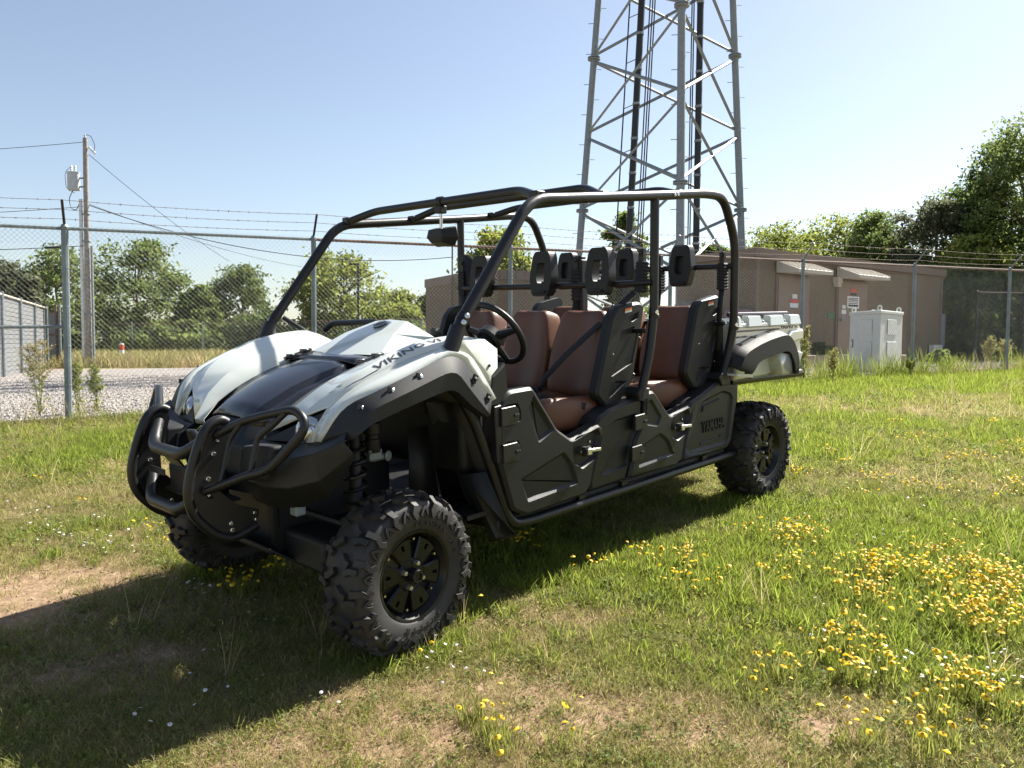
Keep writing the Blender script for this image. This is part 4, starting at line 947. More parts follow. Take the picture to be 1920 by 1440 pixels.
# front lip of the wing
k0 = len(vs_); vs_ += [(.30, .265, .838), (.32, .30, .838)]; fw.append((iI[0], k0, k0+1, iC[0]))
def rs(p, n=22): return resamp(spline(p, 5), n)
g1 = loft([rs(q[1:]) for q in (I, C, D, E_)]); g2 = loft([rs(E_[1:]), rs(Rg[1:]+[(-.46, .70, 1.185)])])
g3 = (vs_, [fw[0], fw[1], (RB, iR[0], iR[1], iE[1]), fw[-1]])
wing_geo = join(g1, g2, g3)
wingL, wingR = two('hood_wing', wing_geo, 'white', car, solid=.006, sharp=11)
bvh = BVHTree.FromPolygons([Vector(v) for v in wing_geo[0]], wing_geo[1])
# lettering draped on the wing
tv, tf = text_geo('VIKING VI', .25, .006)
V = []
for a, b_ in tv:
    x = .02-.315*a; y = .638-.041*b_+.022*a
    h_ = bvh.ray_cast(Vector((x, y, 2)), Vector((0, 0, -1))); z = h_[0].z if h_[0] else 1.1
    V.append((x, y, z+.0055))
obj('decal', (V, tf), 'decal', wingL); obj('decal', ([(x, -y, z) for x, y, z in V], [tuple(reversed(q)) for q in tf]), 'decal', wingR)
st = [Vector((.15, .60, 0)), Vector((.09, .632, 0)), Vector((.02, .640, 0))]
for wg, sg in ((wingL, 1), (wingR, -1)):
    g = [[], []]
    for k in range(13):
        p = st[0].lerp(st[1], k/6) if k <= 6 else st[1].lerp(st[2], (k-6)/6)
        for r_, o_ in ((0, 0), (1, .005)):
            h_ = bvh.ray_cast(Vector((p.x, p.y-o_, 2)), Vector((0, 0, -1))); g[r_].append((p.x, sg*(p.y-o_), (h_[0].z if h_[0] else 1.05)+.0055))
    obj('pinstripe', loft(g), 'decal', wg)
# fender side band, flare
U = [(.276, .622, .853), (.215, .685, .972), (.11, .75, 1.030), (0, .77, 1.070), (-.119, .77, 1.108), (-.21, .77, 1.130), (-.268, .77, 1.119), (-.308, .77, 1.089), (-.36, .77, 1.026), (-.439, .77, .931)]
Rf = [(.285, .588, .852), (.25, .592, .93), (.15, .635, 1.030), (0, .66, 1.096), (-.12, .688, 1.139), (-.22, .725, 1.165), (-.30, .748, 1.145), (-.36, .746, 1.118), (-.42, .748, 1.04), (-.49, .75, .935)]
K = [(.262, .700, .885), (.172, .79, .969), (.086, .812, 1.004), (-.018, .815, 1.034), (-.127, .815, 1.065), (-.184, .815, 1.076), (-.229, .815, 1.063), (-.285, .815, 1.001), (-.39, .815, .888)]
Lw = [(.235, .74, .868), (.217, .78, .895), (.167, .80, .929), (.037, .81, .966), (-.124, .81, 1.001), (-.192, .81, 1.009), (-.238, .81, .989), (-.295, .81, .938), (-.388, .81, .876)]
n = 30; RU = [resamp(spline(p, 4), n) for p in (Rf, U, K, Lw)]
two('fender', loft([RU[0], [a.lerp(b_, .5)+Vector((0, .010, .006)) for a, b_ in zip(RU[0], RU[1])], RU[1]]), 'white', car, solid=.006, sharp=40)
fl = two('fender_flare', loft([[p+Vector((0, -.012, -.002)) for p in RU[1]], [p+Vector((0, .004, .003)) for p in RU[1]], [p.lerp(q, .5)+Vector((0, .003, .003)) for p, q in zip(RU[1], RU[2])], RU[2], RU[3], [p+Vector((0, -.07, .0)) for p in RU[3]]]), 'flare', car, solid=.004, sharp=20)
for x, y, z, sg in ((.07, .765, 1.045, 0), (-.055, .775, 1.085, 0), (.18, .73, .992, 0), (-.325, .785, 1.05, 1), (-.395, .785, .965, 1)):
    for f_, s in zip(fl, (1, -1)):
        g = box((0, 0, 0), (.035, .010, .020), Matrix.Rotation(R(60 if sg else -18), 3, 'Y')); g = ([(p[0]+x, p[1]*1+y+.015, p[2]+z-.012) for p in g[0]], g[1])
        obj('clip_slot', g if s > 0 else mir(g), 'dark', f_); b2_ = disc_bolt((x, y+.022, z-.012), (0, 1, .4), .008, .004, 8); obj('clip', b2_ if s > 0 else mir(b2_), 'chrome' if sg == 0 else 'dark', f_)
# white side panel behind the fender and black lower cheek
two('cowl_side_panel', ([(-.30, .750, 1.142), (-.22, .735, 1.163), (-.33, .73, 1.186), (-.46, .72, 1.184), (-.53, .722, 1.14), (-.528, .724, 1.06), (-.488, .726, 1.03), (-.485, .726, .93), (-.42, .738, 1.04), (-.36, .742, 1.115), (-.44, .64, 1.190), (-.46, .60, 1.19)], [(0, 1, 2, 3, 4, 5, 6, 7, 8, 9), (1, 10, 2), (2, 10, 11, 3)]), 'white', car, solid=.006, sharp=30)
two('cheek_panel', relief([(-.492, 1.028), (-.57, 1.08), (-.585, .96), (-.53, .90), (-.45, .90), (-.47, .96)], [], .66, .735, .008), 'plastic', car, sharp=25)
two('side_screw', disc_bolt((-.478, .728, 1.075), (0, 1, 0), .007, .004, 8), 'dark', car)
# centre bonnet panel
Xs = [.315, .24, .12, 0, -.10, -.16]
rows = []
zc = [.905, .955, 1.015, 1.060, 1.088, 1.098]; ze = [.895, .946, 1.006, 1.050, 1.076, 1.086]; zf = [.872, .925, .985, 1.028, 1.055, 1.066]; zo = [.862, .920, .979, 1.032, 1.062, 1.078]
ys = [.13, .14, .155, .17, .18, .185]
cp = []
for k in range(6):
    x = Xs[k]; xo = [.235, .20, .12, 0, -.10, -.15][k]
    half = [(xo, .277, zo[k]), (x-.01, ys[k]+.028, zf[k]), (x, ys[k]+.008, ze[k]-.003), (x, ys[k]*.7, ze[k]+(zc[k]-ze[k])*.7), (x+.006, ys[k]*.35, zc[k]-.001)]
    cp.append(half+[(x+.008, 0, zc[k])]+[(p[0], -p[1], p[2]) for p in reversed(half)])
hd = obj('hood_panel', loft(cp), 'hood', car, solid=.012, sharp=14)
obj('hood_lip', loft([[(-.14, y, z) for y, z in ((-.28, 1.082), (-.15, 1.096), (0, 1.102), (.15, 1.096), (.28, 1.082))], [(-.22, y, z) for y, z in ((-.285, 1.104), (-.15, 1.112), (0, 1.108), (.15, 1.112), (.285, 1.104))]]), 'hood', hd, solid=.01)
obj('under_hood_filler', ([(.24, .25, .84), (.24, -.25, .84), (.19, .54, .90), (.19, -.54, .90), (-.2, .66, 1.08), (-.2, -.66, 1.08), (-.5, .66, 1.14), (-.5, -.66, 1.14), (-.2, .25, 1.05), (-.2, -.25, 1.05), (.24, .4, .55), (.24, -.4, .55)], [(0, 2, 4, 8), (1, 9, 5, 3), (8, 4, 6), (9, 7, 5), (0, 8, 9, 1), (8, 6, 7, 9), (0, 1, 11, 10), (0, 10, 2), (1, 3, 11)]), 'dark', car)  # dark filler added below the hood so no light shows through panel gaps
# nose under the scoop
obj('nose_panel', ([(.235, .277, .85), (.30, .14, .892), (.32, 0, .90), (.30, -.14, .892), (.235, -.277, .85), (.33, .30, .80), (.37, .14, .80), (.375, 0, .80), (.37, -.14, .80), (.33, -.30, .80), (.36, .28, .62), (.40, 0, .62), (.36, -.28, .62)],
     [(0, 1, 6, 5), (1, 2, 7, 6), (2, 3, 8, 7), (3, 4, 9, 8), (5, 6, 7, 11, 10), (7, 8, 9, 12, 11)]), 'plastic', car, solid=.01, bevel=.006)
for s in (1, -1):
    m_ = (lambda g: g) if s > 0 else mir
    vv = obj('hood_vent', m_(join(box((-.19, .288, 1.106), (.15, .022, .014), Matrix.Rotation(R(14), 3, 'Y')), box((-.145, .283, 1.098), (.03, .03, .022)), box((-.225, .290, 1.118), (.035, .03, .02)))), 'hood', car, bevel=.003)
# cowl
cv = [(-.205, 0, 1.106), (-.225, .141, 1.118), (-.257, .27, 1.116), (-.36, 0, 1.190), (-.36, .10, 1.187), (-.53, 0, 1.260), (-.537, .118, 1.252), (-.515, .29, 1.165), (-.549, .285, 1.186), (-.60, 0, 1.226), (-.60, .12, 1.222), (-.40, .19, 1.20), (-.60, .28, 1.15), (-.62, 0, 1.15)]
cf = [(0, 1, 4, 3), (3, 4, 6, 5), (1, 2, 11), (1, 11, 4), (2, 7, 11), (11, 7, 8), (4, 11, 6), (11, 8, 6), (5, 6, 10, 9), (6, 8, 10), (8, 12, 13, 9, 10)]
cfull = (cv+[(x, -y, z) for x, y, z in cv], cf+[tuple(14+i for i in reversed(f)) for f in cf])
cw = obj('cowl', cfull, 'white', car, bevel=.004, seg=2, sharp=9)
for s in (1, -1):
    m_ = (lambda g: g) if s > 0 else mir
    obj('dash_knob', m_(lathe([(.018, -.05), (.018, 0), (.028, .01), (.03, .03), (.02, .045), (.001, .05)], (-.60, .24, 1.17), (-.3, 0, 1), 12)), 'plastic', car)
obj('emblem', ([(-.445, -.028, 1.229), (-.43, .0, 1.224), (-.445, .028, 1.229), (-.487, .034, 1.245), (-.498, 0, 1.2505), (-.487, -.034, 1.245)], [(0, 1, 2, 3, 4, 5)]), 'decal', cw, solid=-.003)
obj('emblem_ring', tube([Vector(p)+Vector((.001, 0, .004)) for p in ((-.445, -.028, 1.229), (-.43, .0, 1.224), (-.445, .028, 1.229), (-.487, .034, 1.245), (-.498, 0, 1.2505), (-.487, -.034, 1.245))], .0018, 5, closed=True), 'chrome', cw)
# headlights
for s in (1, -1):
    m_ = (lambda g: g) if s > 0 else mir
    hb = obj('headlight', m_(([(.33, .31, .835), (.262, .45, .905), (.21, .56, .955), (.275, .545, .845), (.20, .40, .80), (.12, .55, .92), (.18, .54, .82), (.22, .30, .80)], [(0, 1, 2, 3), (0, 3, 6, 7), (2, 5, 6, 3), (0, 7, 4, 1), (1, 4, 5, 2)])), 'dark', car)
    obj('lens', m_(lathe([(.056, -.03), (.058, 0), (.045, .012), (.02, .018), (.001, .02)], (.255, .508, .878), (.85, .45, .1), 18)), 'glass', hb)
    obj('reflector', m_(lathe([(.028, 0), (.030, .005), (.012, .012), (.001, .012)], (.272, .515, .878), (.85, .45, .1), 14)), 'chrome', hb)
# front fascia: lower corner pieces
for s in (1, -1):
    m_ = (lambda g: g) if s > 0 else mir
    A0 = [(.335, .30, .835), (.30, .45, .825), (.285, .55, .838), (.275, .635, .850), (.245, .74, .898)]
    A1 = [(.40, .30, .80), (.385, .45, .79), (.37, .56, .80), (.345, .67, .825), (.275, .765, .872)]
    A2 = [(.42, .29, .70), (.41, .44, .69), (.385, .57, .70), (.335, .69, .735), (.25, .78, .83)]
    A3 = [(.36, .27, .60), (.35, .40, .59), (.31, .54, .61), (.27, .64, .66), (.22, .74, .80)]
    obj('bumper_corner', m_(loft([A0, A1, A2, A3])), 'plastic', car, solid=.01, bevel=.008, sharp=22)
    obj('side_pod', m_(([(.44, .33, .83), (.42, .44, .855), (.40, .50, .84), (.43, .47, .72), (.46, .33, .71), (.34, .33, .83), (.34, .5, .84), (.36, .47, .7), (.36, .33, .7)], [(0, 1, 2, 3, 4), (0, 5, 6, 2, 1), (2, 6, 7, 3), (3, 7, 8, 4), (0, 4, 8, 5)])), 'flare', car, bevel=.012)
# ---------------------------------------------------------------- front bumper
fb = part('front_bumper', car)
plate = [(.455, .918), (.481, .930), (.521, .916), (.554, .877), (.593, .784), (.618, .685), (.605, .599), (.553, .527), (.505, .488), (.45, .474), (.36, .50), (.35, .56), (.44, .60), (.50, .66), (.50, .74), (.47, .82), (.45, .88)]
for s in (1, -1):
    m_ = (lambda g: g) if s > 0 else mir
    pl_ = obj('bumper_plate', m_(relief(plate, [], .262, .272, .001)), 'tube', fb)
    rim_ = [(x, .267, z) for x, z in plate[:11]]
    obj('edge_tube', m_(tube(spline(rim_, 4), .0185, 10)), 'tube', fb, sharp=60)
    lp_ = [(.500, .27, .877), (.457, .351, .918), (.431, .408, .940), (.380, .53, .970), (.359, .585, .978), (.352, .628, .959), (.354, .645, .930), (.370, .639, .894), (.402, .598, .84), (.432, .555, .791), (.455, .520, .764), (.482, .451, .744), (.533, .343, .70), (.562, .28, .676)]
    obj('side_loop', m_(tube(spline(lp_, 3), .0165, 10)), 'tube', fb, sharp=60)
    obj('loop_strut', m_(tube(spline([(.449, .375, .925), (.478, .336, .866), (.498, .332, .80), (.531, .336, .70)], 4), .0115, 8)), 'tube', fb, sharp=60)
    obj('loop_strut', m_(tube(spline([(.374, .556, .968), (.404, .51, .921), (.433, .465, .879), (.446, .459, .84), (.473, .461, .752)], 4), .0115, 8)), 'tube', fb, sharp=60)
    for x, z in ((.37, .553), (.366, .526), (.469, .532), (.466, .506), (.519, .808), (.546, .719)):
        obj('bolt', m_(disc_bolt((x, .273, z), (0, 1, 0), .0095, .010)), 'chrome', fb); obj('bolt', m_(disc_bolt((x, .261, z), (0, -1, 0), .0095, .010)), 'chrome', fb)
obj('upper_tube', tube([(.497, -.266, .872), (.535, -.20, .84), (.575, -.13, .795), (.575, .13, .795), (.535, .20, .84), (.497, .266, .872)], .024, 12, .07), 'tube', fb, sharp=60)
obj('lower_tube', tube([(.535, -.266, .665), (.565, -.20, .63), (.60, -.13, .585), (.60, .13, .585), (.565, .20, .63), (.535, .266, .665)], .024, 12, .07), 'tube', fb, sharp=60)
obj('winch_mount', join(box((.45, 0, .60), (.12, .42, .012)), box((.50, 0, .655), (.012, .34, .11)), lathe([(.04, -.13), (.045, -.12), (.045, .12), (.04, .13)], (.44, 0, .66), (0, 1, 0), 14), box((.555, -.16, .69), (.008, .14, .028))), 'dark', fb, bevel=.004)
obj('grille_bracket', ([(.40, -.10, .80), (.45, -.10, .85), (.46, -.02, .86), (.46, .02, .84), (.42, .05, .72), (.42, -.09, .70)], [(0, 1, 2, 3, 4, 5)]), 'plastic', fb, solid=.02, bevel=.005)

# ---------------------------------------------------------------- doors and side panels
def hinge(x, z, side, parent):
    out = [(x+.075, z+.04), (x-.01, z+.042), (x-.032, z+.02), (x-.034, z-.02), (x-.015, z-.042), (x+.075, z-.04)]
    g = relief(out, [], .735, .750, .003); o = obj('hinge', g if side > 0 else mir(g), 'tube', parent, sharp=25)
    for dx in (-.006, -.018-.002):
        b_ = disc_bolt((x+dx, .752, z), (0, 1, 0), .0075, .005, 8); obj('bolt', b_ if side > 0 else mir(b_), 'dark', parent)
def latch(x, z, side, parent):
    g = join(box((x, .748, z), (.045, .02, .045)), lathe([(.02, 0), (.022, .012), (.016, .018)], (x, .755, z), (0, 1, 0), 14)); obj('latch_base', g if side > 0 else mir(g), 'dark', parent)
    M = Matrix.Rotation(R(-4), 3, 'Y'); g = join(box((x+.004, .768, z), (.030, .016, .030)), box((x-.042, .771, z+.003), (.075, .012, .016), M)); obj('handle', g if side > 0 else mir(g), 'latch', parent, bevel=.003)
    for dx, dz in ((.035, 0), (-.03, .04), (-.035, -.012)):
        b_ = disc_bolt((x+dx, .742, z+dz), (0, 1, 0), .006, .005, 8); obj('bolt', b_ if side > 0 else mir(b_), 'chrome', parent)
fd = roundpoly([(-.53, .915), (-.585, .958), (-.735, .960), (-.765, .92), (-.90, .745), (-1.0, .682), (-1.21, .73), (-1.252, .69), (-1.17, .53), (-1.14, .43), (-1.10, .395), (-.68, .385), (-.59, .43), (-.515, .66)], .02)
rd = roundpoly([(-1.60, .70), (-1.612, .82), (-1.64, .842), (-1.69, .838), (-1.845, .685), (-2.045, .722), (-2.082, .69), (-1.997, .53), (-1.968, .42), (-1.915, .393), (-1.455, .405), (-1.50, .52), (-1.515, .60)], .02)
f_rec = [(roundpoly([(-.70, .86), (-.735, .925), (-.875, .745), (-.765, .70)], .012, 2), .018, .014), (roundpoly([(-.64, .56), (-.94, .635), (-.995, .575), (-1.045, .462), (-.685, .445)], .012, 2), .016, .014),
         (roundpoly([(-1.0, .645), (-1.03, .69), (-1.20, .705), (-1.222, .67), (-1.175, .56), (-1.075, .525), (-1.01, .56)], .012, 2), .014, .022), (roundpoly([(-.56, .90), (-.635, .90), (-.655, .86), (-.655, .82), (-.55, .805)], .008, 2), .008, .012), (roundpoly([(-.54, .74), (-.635, .735), (-.65, .70), (-.645, .66), (-.535, .65)], .008, 2), .008, .012)]
r_rec = [(roundpoly([(-1.56, .56), (-1.75, .605), (-1.82, .56), (-1.89, .462), (-1.54, .445)], .012, 2), .016, .012), (roundpoly([(-1.845, .64), (-1.87, .685), (-2.03, .70), (-2.052, .665), (-2.005, .56), (-1.92, .53), (-1.855, .56)], .012, 2), .014, .022), (roundpoly([(-1.615, .79), (-1.66, .80), (-1.76, .69), (-1.72, .64), (-1.62, .66)], .012, 2), .014, .010)]
bp1 = roundpoly([(-1.20, .715), (-1.235, .755), (-1.32, .785), (-1.56, .815), (-1.60, .80), (-1.585, .66), (-1.50, .50), (-1.45, .40), (-1.16, .395), (-1.155, .45), (-1.245, .66)], .012, 2)
b_rec = [(roundpoly([(-1.30, .70), (-1.36, .725), (-1.545, .735), (-1.545, .66), (-1.47, .47), (-1.25, .455)], .015, 2), .014, .014)]
rq = roundpoly([(-2.035, .70), (-2.09, .735), (-2.19, .76), (-2.43, .835), (-2.53, .80), (-2.63, .735), (-2.545, .43), (-2.49, .39), (-1.98, .40), (-2.0, .50), (-2.075, .66)], .014, 2)
q_rec = [(roundpoly([(-2.15, .70), (-2.20, .725), (-2.44, .76), (-2.53, .735), (-2.56, .70), (-2.50, .45), (-2.46, .43), (-2.075, .435), (-2.10, .60)], .015, 2), .014, .012)]
for s in (1, -1):
    m_ = (lambda g: g) if s > 0 else mir
    d1 = obj('front_door', m_(relief(fd, f_rec, .672, .740, .014)), 'plastic', car, sharp=20, bevel=.003)
    d2 = obj('rear_door', m_(relief(rd, r_rec, .672, .740, .014)), 'plastic', car, sharp=20, bevel=.003)
    hinge(-.60, .85, s, d1); hinge(-.605, .69, s, d1); hinge(-1.575, .69, s, d2); hinge(-1.545, .53, s, d2); latch(-1.095, .612, s, d1); latch(-1.925, .61, s, d2)
    obj('hinge_post', m_(relief([(-.495, .90), (-.56, .905), (-.575, .80), (-.555, .66), (-.505, .655)], [], .66, .737, .004)), 'tube', car, sharp=25)
    obj('middle_side_panel', m_(relief(bp1, b_rec, .60, .722, .014)), 'plastic', car, sharp=20, bevel=.003)
    q1 = obj('rear_side_panel', m_(relief(rq, q_rec, .60, .732, .016)), 'plastic', car, sharp=20, bevel=.003)
    obj('panel_rib', m_(relief([(-2.205, .655), (-2.215, .69), (-2.40, .715), (-2.40, .70), (-2.235, .675)], [], .715, .728, .004)), 'plastic', q1, sharp=20)
    if s > 0: obj('lettering', solidtext('YAMAHA', (-2.205, .719, .532), (-1, 0, -.005), (0, 0, 1), .262, .066, .009, 0., .012), 'plastic', q1, sharp=20)
    else: obj('lettering', solidtext('YAMAHA', (-2.467, -.719, .532), (1, 0, 0), (0, 0, 1), .262, .066, .009, 0., .012), 'plastic', q1, sharp=20)
    obj('panel_rib', m_(relief([(-2.19, .475), (-2.40, .478), (-2.42, .495), (-2.46, .49), (-2.455, .466), (-2.19, .462)], [], .715, .726, .003)), 'plastic', q1, sharp=20)
    obj('rocker_tube', m_(tube([(-.355, .655, .98), (-.43, .68, .84), (-.51, .69, .63), (-.585, .695, .42), (-.63, .70, .355), (-.74, .70, .343), (-2.66, .70, .338)], .0225, 12, .05)), 'tube', car, sharp=60)
    obj('sill', m_(box((-1.55, .60, .36), (2.0, .16, .05))), 'dark', car, bevel=.01)
    for x in (-1.12, -1.47, -2.28): obj('tube_bracket', m_(box((x, .685, .368), (.05, .03, .03))), 'tube', car)
obj('floor', join(box((-.95, 0, .42), (1.1, 1.30, .02)), box((-1.95, 0, .42), (.9, 1.30, .02)), box((-1.42, 0, .57), (.36, 1.22, .30)), box((-2.35, 0, .57), (.42, 1.22, .30)), box((-2.56, 0, .80), (.03, 1.3, .75))), 'dark', car)
# ---------------------------------------------------------------- dash and steering
obj('dashboard', join(box((-.56, 0, 1.02), (.16, 1.26, .22)), box((-.50, 0, .80), (.14, 1.2, .40))), 'plastic', car, bevel=.03, seg=3)
sw = part('steering_wheel', car); c = Vector((-.855, .385, 1.18)); ax = Vector((-.836, 0, .548)); ey = Vector((0, 1, 0)); ez = ax.cross(ey)*-1
rimp = [c+(ey*math.cos(w)+ez*math.sin(w))*.168 for w in np.linspace(0, 6.283185, 41)[:-1]]
obj('rim', tube(rimp, .0155, 10, closed=True), 'plastic', sw, sharp=60)
for a in (10, 170, 270): w = R(a); obj('spoke', tube([c-ax*.03, c-ax*.02+(ey*math.cos(w)+ez*math.sin(w))*.07, c+(ey*math.cos(w)+ez*math.sin(w))*.165], [.028, .022, .013], 8), 'plastic', sw)
obj('hub', lathe([(.058, -.045), (.066, -.03), (.062, .01), (.045, .022), (.001, .024)], c-ax*.02, ax, 18), 'plastic', sw)
obj('column', tube([c-ax*.04, c-ax*.34], [.038, .045], 10), 'plastic', sw)
obj('grab_bar', tube([(-.52, -.56, 1.20), (-.53, -.50, 1.235), (-.56, -.15, 1.245), (-.56, -.10, 1.20)], .016, 8, .05), 'tube', car)
two('pillar_stay', tube([(-.36, .70, 1.27), (-.42, .60, 1.20), (-.50, .52, 1.13)], .013, 8, .04), 'tube', car)
# ---------------------------------------------------------------- seats
def pillow(w, h, t_, crown=.25):
    """padded slab: x = thickness, y = width, z = height"""
    V, F = [], []; nx, ny_, nz = 2, 5, 6
    ix = {}
    for a in range(nx+1):
        for b_ in range(ny_+1):
            for c_ in range(nz+1):
                if 0 < a < nx and 0 < b_ < ny_ and 0 < c_ < nz: continue
                y = (b_/ny_-.5)*w; z = c_/nz*h; k = 1-.28*max(0, c_/nz-.55)/.45; k2 = 1-.10*max(0, .25-c_/nz)/.25
                x = (a/nx-.5)*t_; bol = .16*t_*(1 if abs(b_/ny_-.5) > .28 else 0)*(1 if a == 2 else 0)
                ix[(a, b_, c_)] = len(V); V.append((x+bol, y*k*k2, z))
    def q(*p):
        F.append(tuple(ix[i] for i in p))
    for b_ in range(ny_):
        for c_ in range(nz):
            q((0, b_, c_), (0, b_+1, c_), (0, b_+1, c_+1), (0, b_, c_+1)); q((nx, b_, c_), (nx, b_, c_+1), (nx, b_+1, c_+1), (nx, b_+1, c_))
    for a in range(nx):
        for c_ in range(nz): q((a, 0, c_), (a, 0, c_+1), (a+1, 0, c_+1), (a+1, 0, c_)); q((a, ny_, c_), (a+1, ny_, c_), (a+1, ny_, c_+1), (a, ny_, c_+1))
        for b_ in range(ny_): q((a, b_, 0), (a+1, b_, 0), (a+1, b_+1, 0), (a, b_+1, 0)); q((a, b_, nz), (a, b_+1, nz), (a+1, b_+1, nz), (a+1, b_, nz))
    return V, F
def seat(x, y, w, lab=None):
    s = part('seat', car)
    M = Matrix.Translation((x, y, .80)) @ Matrix.Rotation(R(-15), 4, 'Y'); o = obj('backrest', xf(pillow(w, .475, .13), M), 'seat', s, sub=2, sharp=180)
    M = Matrix.Translation((x-.02, y, .735)) @ Matrix.Rotation(R(86), 4, 'Y') @ Matrix.Scale(1, 4)
    g = pillow(w, .50, .15); g = [(-(-p[2])*1.0, p[1], p[0]) for p in g[0]], [tuple(reversed(f)) for f in g[1]]
    o = obj('cushion', ([(x-.04+p[0], y+p[1]*1.02, .735+p[2]+.05*p[0]) for p in g[0]], g[1]), 'seat', s, sub=2, sharp=180)
    obj('seat_base', box((x+.2, y, .64), (.36, w*.8, .06)), 'dark', s)
    obj('seat_shell', box((x-.085, y, 1.0), (.02, w*.8, .40), Matrix.Rotation(R(-15), 3, 'Y')), 'dark', s, bevel=.01)
for y, w in ((.415, .40), (.03, .35), (-.415, .40)): seat(-1.45, y, w)
for y, w in ((.41, .40), (0., .37), (-.41, .40)): seat(-2.33, y, w)
def headrest(x, y, z, open_=True):
    hr = part('headrest', car)
    out = roundpoly([(-.066, .105), (-.050, .135), (.050, .135), (.066, .105), (.084, -.02), (.058, -.12), (-.058, -.12), (-.084, -.02)], .022, 4)
    inn = roundpoly([(-.028, .068), (.028, .068), (.034, -.01), (.022, -.045), (-.022, -.045), (-.034, -.01)], .01, 2)
    n1_, n2_ = len(out), len(inn); mp = lambda u, v, w: (x+w+.10*v*-1, y+u, z+v)
    if open_:
        # ring: front and back faces by constrained triangulation
        V, F = [], []
        pts = [Vector(p) for p in out]+[Vector(p) for p in inn]; ed = [(i, (i+1) % n1_) for i in range(n1_)]+[(n1_+i, n1_+(i+1) % n2_) for i in range(n2_)]
        vo, eo, fo, *_ = delaunay_2d_cdt(pts, ed, [], 1, 1e-6)
        for w_ in (-.032, .032):
            k = len(V); V += [mp(q.x, q.y, w_) for q in vo]
            for t_ in fo:
                cc = sum((vo[i] for i in t_), Vector((0, 0)))/len(t_)
                if inpoly(cc, out) and not inpoly(cc, inn): F.append(tuple(k+i for i in t_))
        for ring in (out, inn):
            k = len(V); m2 = len(ring); V += [mp(u, v, -.032) for u, v in ring]+[mp(u, v, .032) for u, v in ring]
            F += [(k+i, k+(i+1) % m2, k+m2+(i+1) % m2, k+m2+i) for i in range(m2)]
        obj('pad', (V, F), 'plastic', hr, bevel=.015, seg=4, sharp=40)
    else:
        obj('pad', relief(out, [(inn, .008, .03)], -.032, .032, .010, mp), 'plastic', hr, sharp=40)
    obj('bracket', join(box((x-.028, y, z-.06), (.05, .06, .05)), box((x-.035, y-.045, z-.065), (.03, .012, .07)), box((x-.035, y+.045, z-.065), (.03, .012, .07))), 'tube', hr, bevel=.004)
    obj('lower_lip', box((x+.048, y, z-.095), (.02, .09, .014)), 'plastic', hr, bevel=.004)
for y in (.455, .05, -.46): headrest(-1.60, y, 1.468)
for y in (.42, 0., -.50): headrest(-2.47, y, 1.505, False)
# ---------------------------------------------------------------- roll cage
rc = part('roll_cage', car)
side = [(-.25, .735, 1.13), (-.301, .733, 1.236), (-.745, .733, 1.772), (-1.75, .745, 1.858), (-2.20, .748, 1.900), (-2.385, .75, 1.892), (-2.525, .752, 1.645), (-2.535, .742, 1.14), (-2.51, .722, .98), (-2.43, .715, .80)]
for s in (1, -1):
    m_ = (lambda g: g) if s > 0 else mir
    sdt = obj('side_tube', m_(tube(side, .0255, 14, .10)), 'tube', rc, sharp=60)
    obj('middle_pillar', m_(tube([(-1.69, .742, 1.848), (-1.68, .742, 1.25), (-1.645, .738, 1.04), (-1.565, .728, .80)], .0235, 12, .08)), 'tube', rc, sharp=60)
    obj('pillar_sleeve', m_(tube([(-.245, .735, 1.125), (-.306, .733, 1.242)], .033, 14)), 'tube', rc, sharp=60)
    obj('pillar_collar', m_(tube([(-.325, .733, 1.265), (-.345, .733, 1.289)], .0285, 14)), 'tube', rc, sharp=60)
    obj('foot_boot', m_(relief([(-1.53, .84), (-1.56, .87), (-1.64, .86), (-1.63, .80), (-1.55, .80)], [], .66, .745, .006)), 'plastic', rc, sharp=25)
    obj('foot_boot', m_(relief([(-2.37, .84), (-2.40, .87), (-2.50, .85), (-2.50, .79), (-2.40, .79)], [], .66, .745, .006)), 'plastic', rc, sharp=25)
    for (x, y, z), a in (((-.312, .757, 1.262), (.3, 1, .3)), ((-.332, .757, 1.286), (.3, 1, .3)), ((-1.835, .768, 1.866), (0, 1, .2)), ((-1.865, .768, 1.869), (0, 1, .2)), ((-1.668, .764, 1.255), (.3, 1, 0)), ((-2.52, .764, 1.15), (.3, 1, 0))):
        obj('bolt', m_(disc_bolt((x, y, z), a, .0115, .008, 10)), 'chrome', rc)
    obj('splice', m_(tube([(-1.815, .745, 1.864), (-1.89, .7455, 1.871)], .0245, 12)), 'tube', rc)
    obj('collar', m_(lathe([(.0255, -.012), (.029, -.008), (.029, .008), (.0255, .012)], (-1.68, .742, 1.235), (0, 0, 1), 12)), 'tube', rc); obj('collar', m_(lathe([(.0275, -.012), (.031, -.008), (.031, .008), (.0275, .012)], (-2.535, .742, 1.13), (0, 0, 1), 12)), 'tube', rc)
for x0, z0, x1, z1 in ((-.80, 1.785, -.876, 1.838), (-1.27, 1.818, -1.354, 1.886), (-1.95, 1.876, -2.02, 1.925)):
    pth = [(x0, -.735, z0), (x1, -.555, z1), (x1, .555, z1), (x0, .735, z0)]; cb = obj('crossbar', tube(pth, .021, 12, .06), 'tube', rc, sharp=60)
    for s in (1, -1): g = box((x0-.012, .715, z0+.012), (.06, .05, .035)); obj('gusset', g if s > 0 else mir(g), 'tube', cb, bevel=.006)
obj('headrest_bar', tube([(-1.66, -.74, 1.41), (-1.63, -.6, 1.405), (-1.63, .6, 1.405), (-1.66, .74, 1.41)], .018, 10, .05), 'tube', rc, sharp=60)
obj('headrest_bar', tube([(-2.52, -.74, 1.50), (-2.50, -.6, 1.50), (-2.50, .6, 1.50), (-2.52, .74, 1.50)], .018, 10, .05), 'tube', rc, sharp=60)
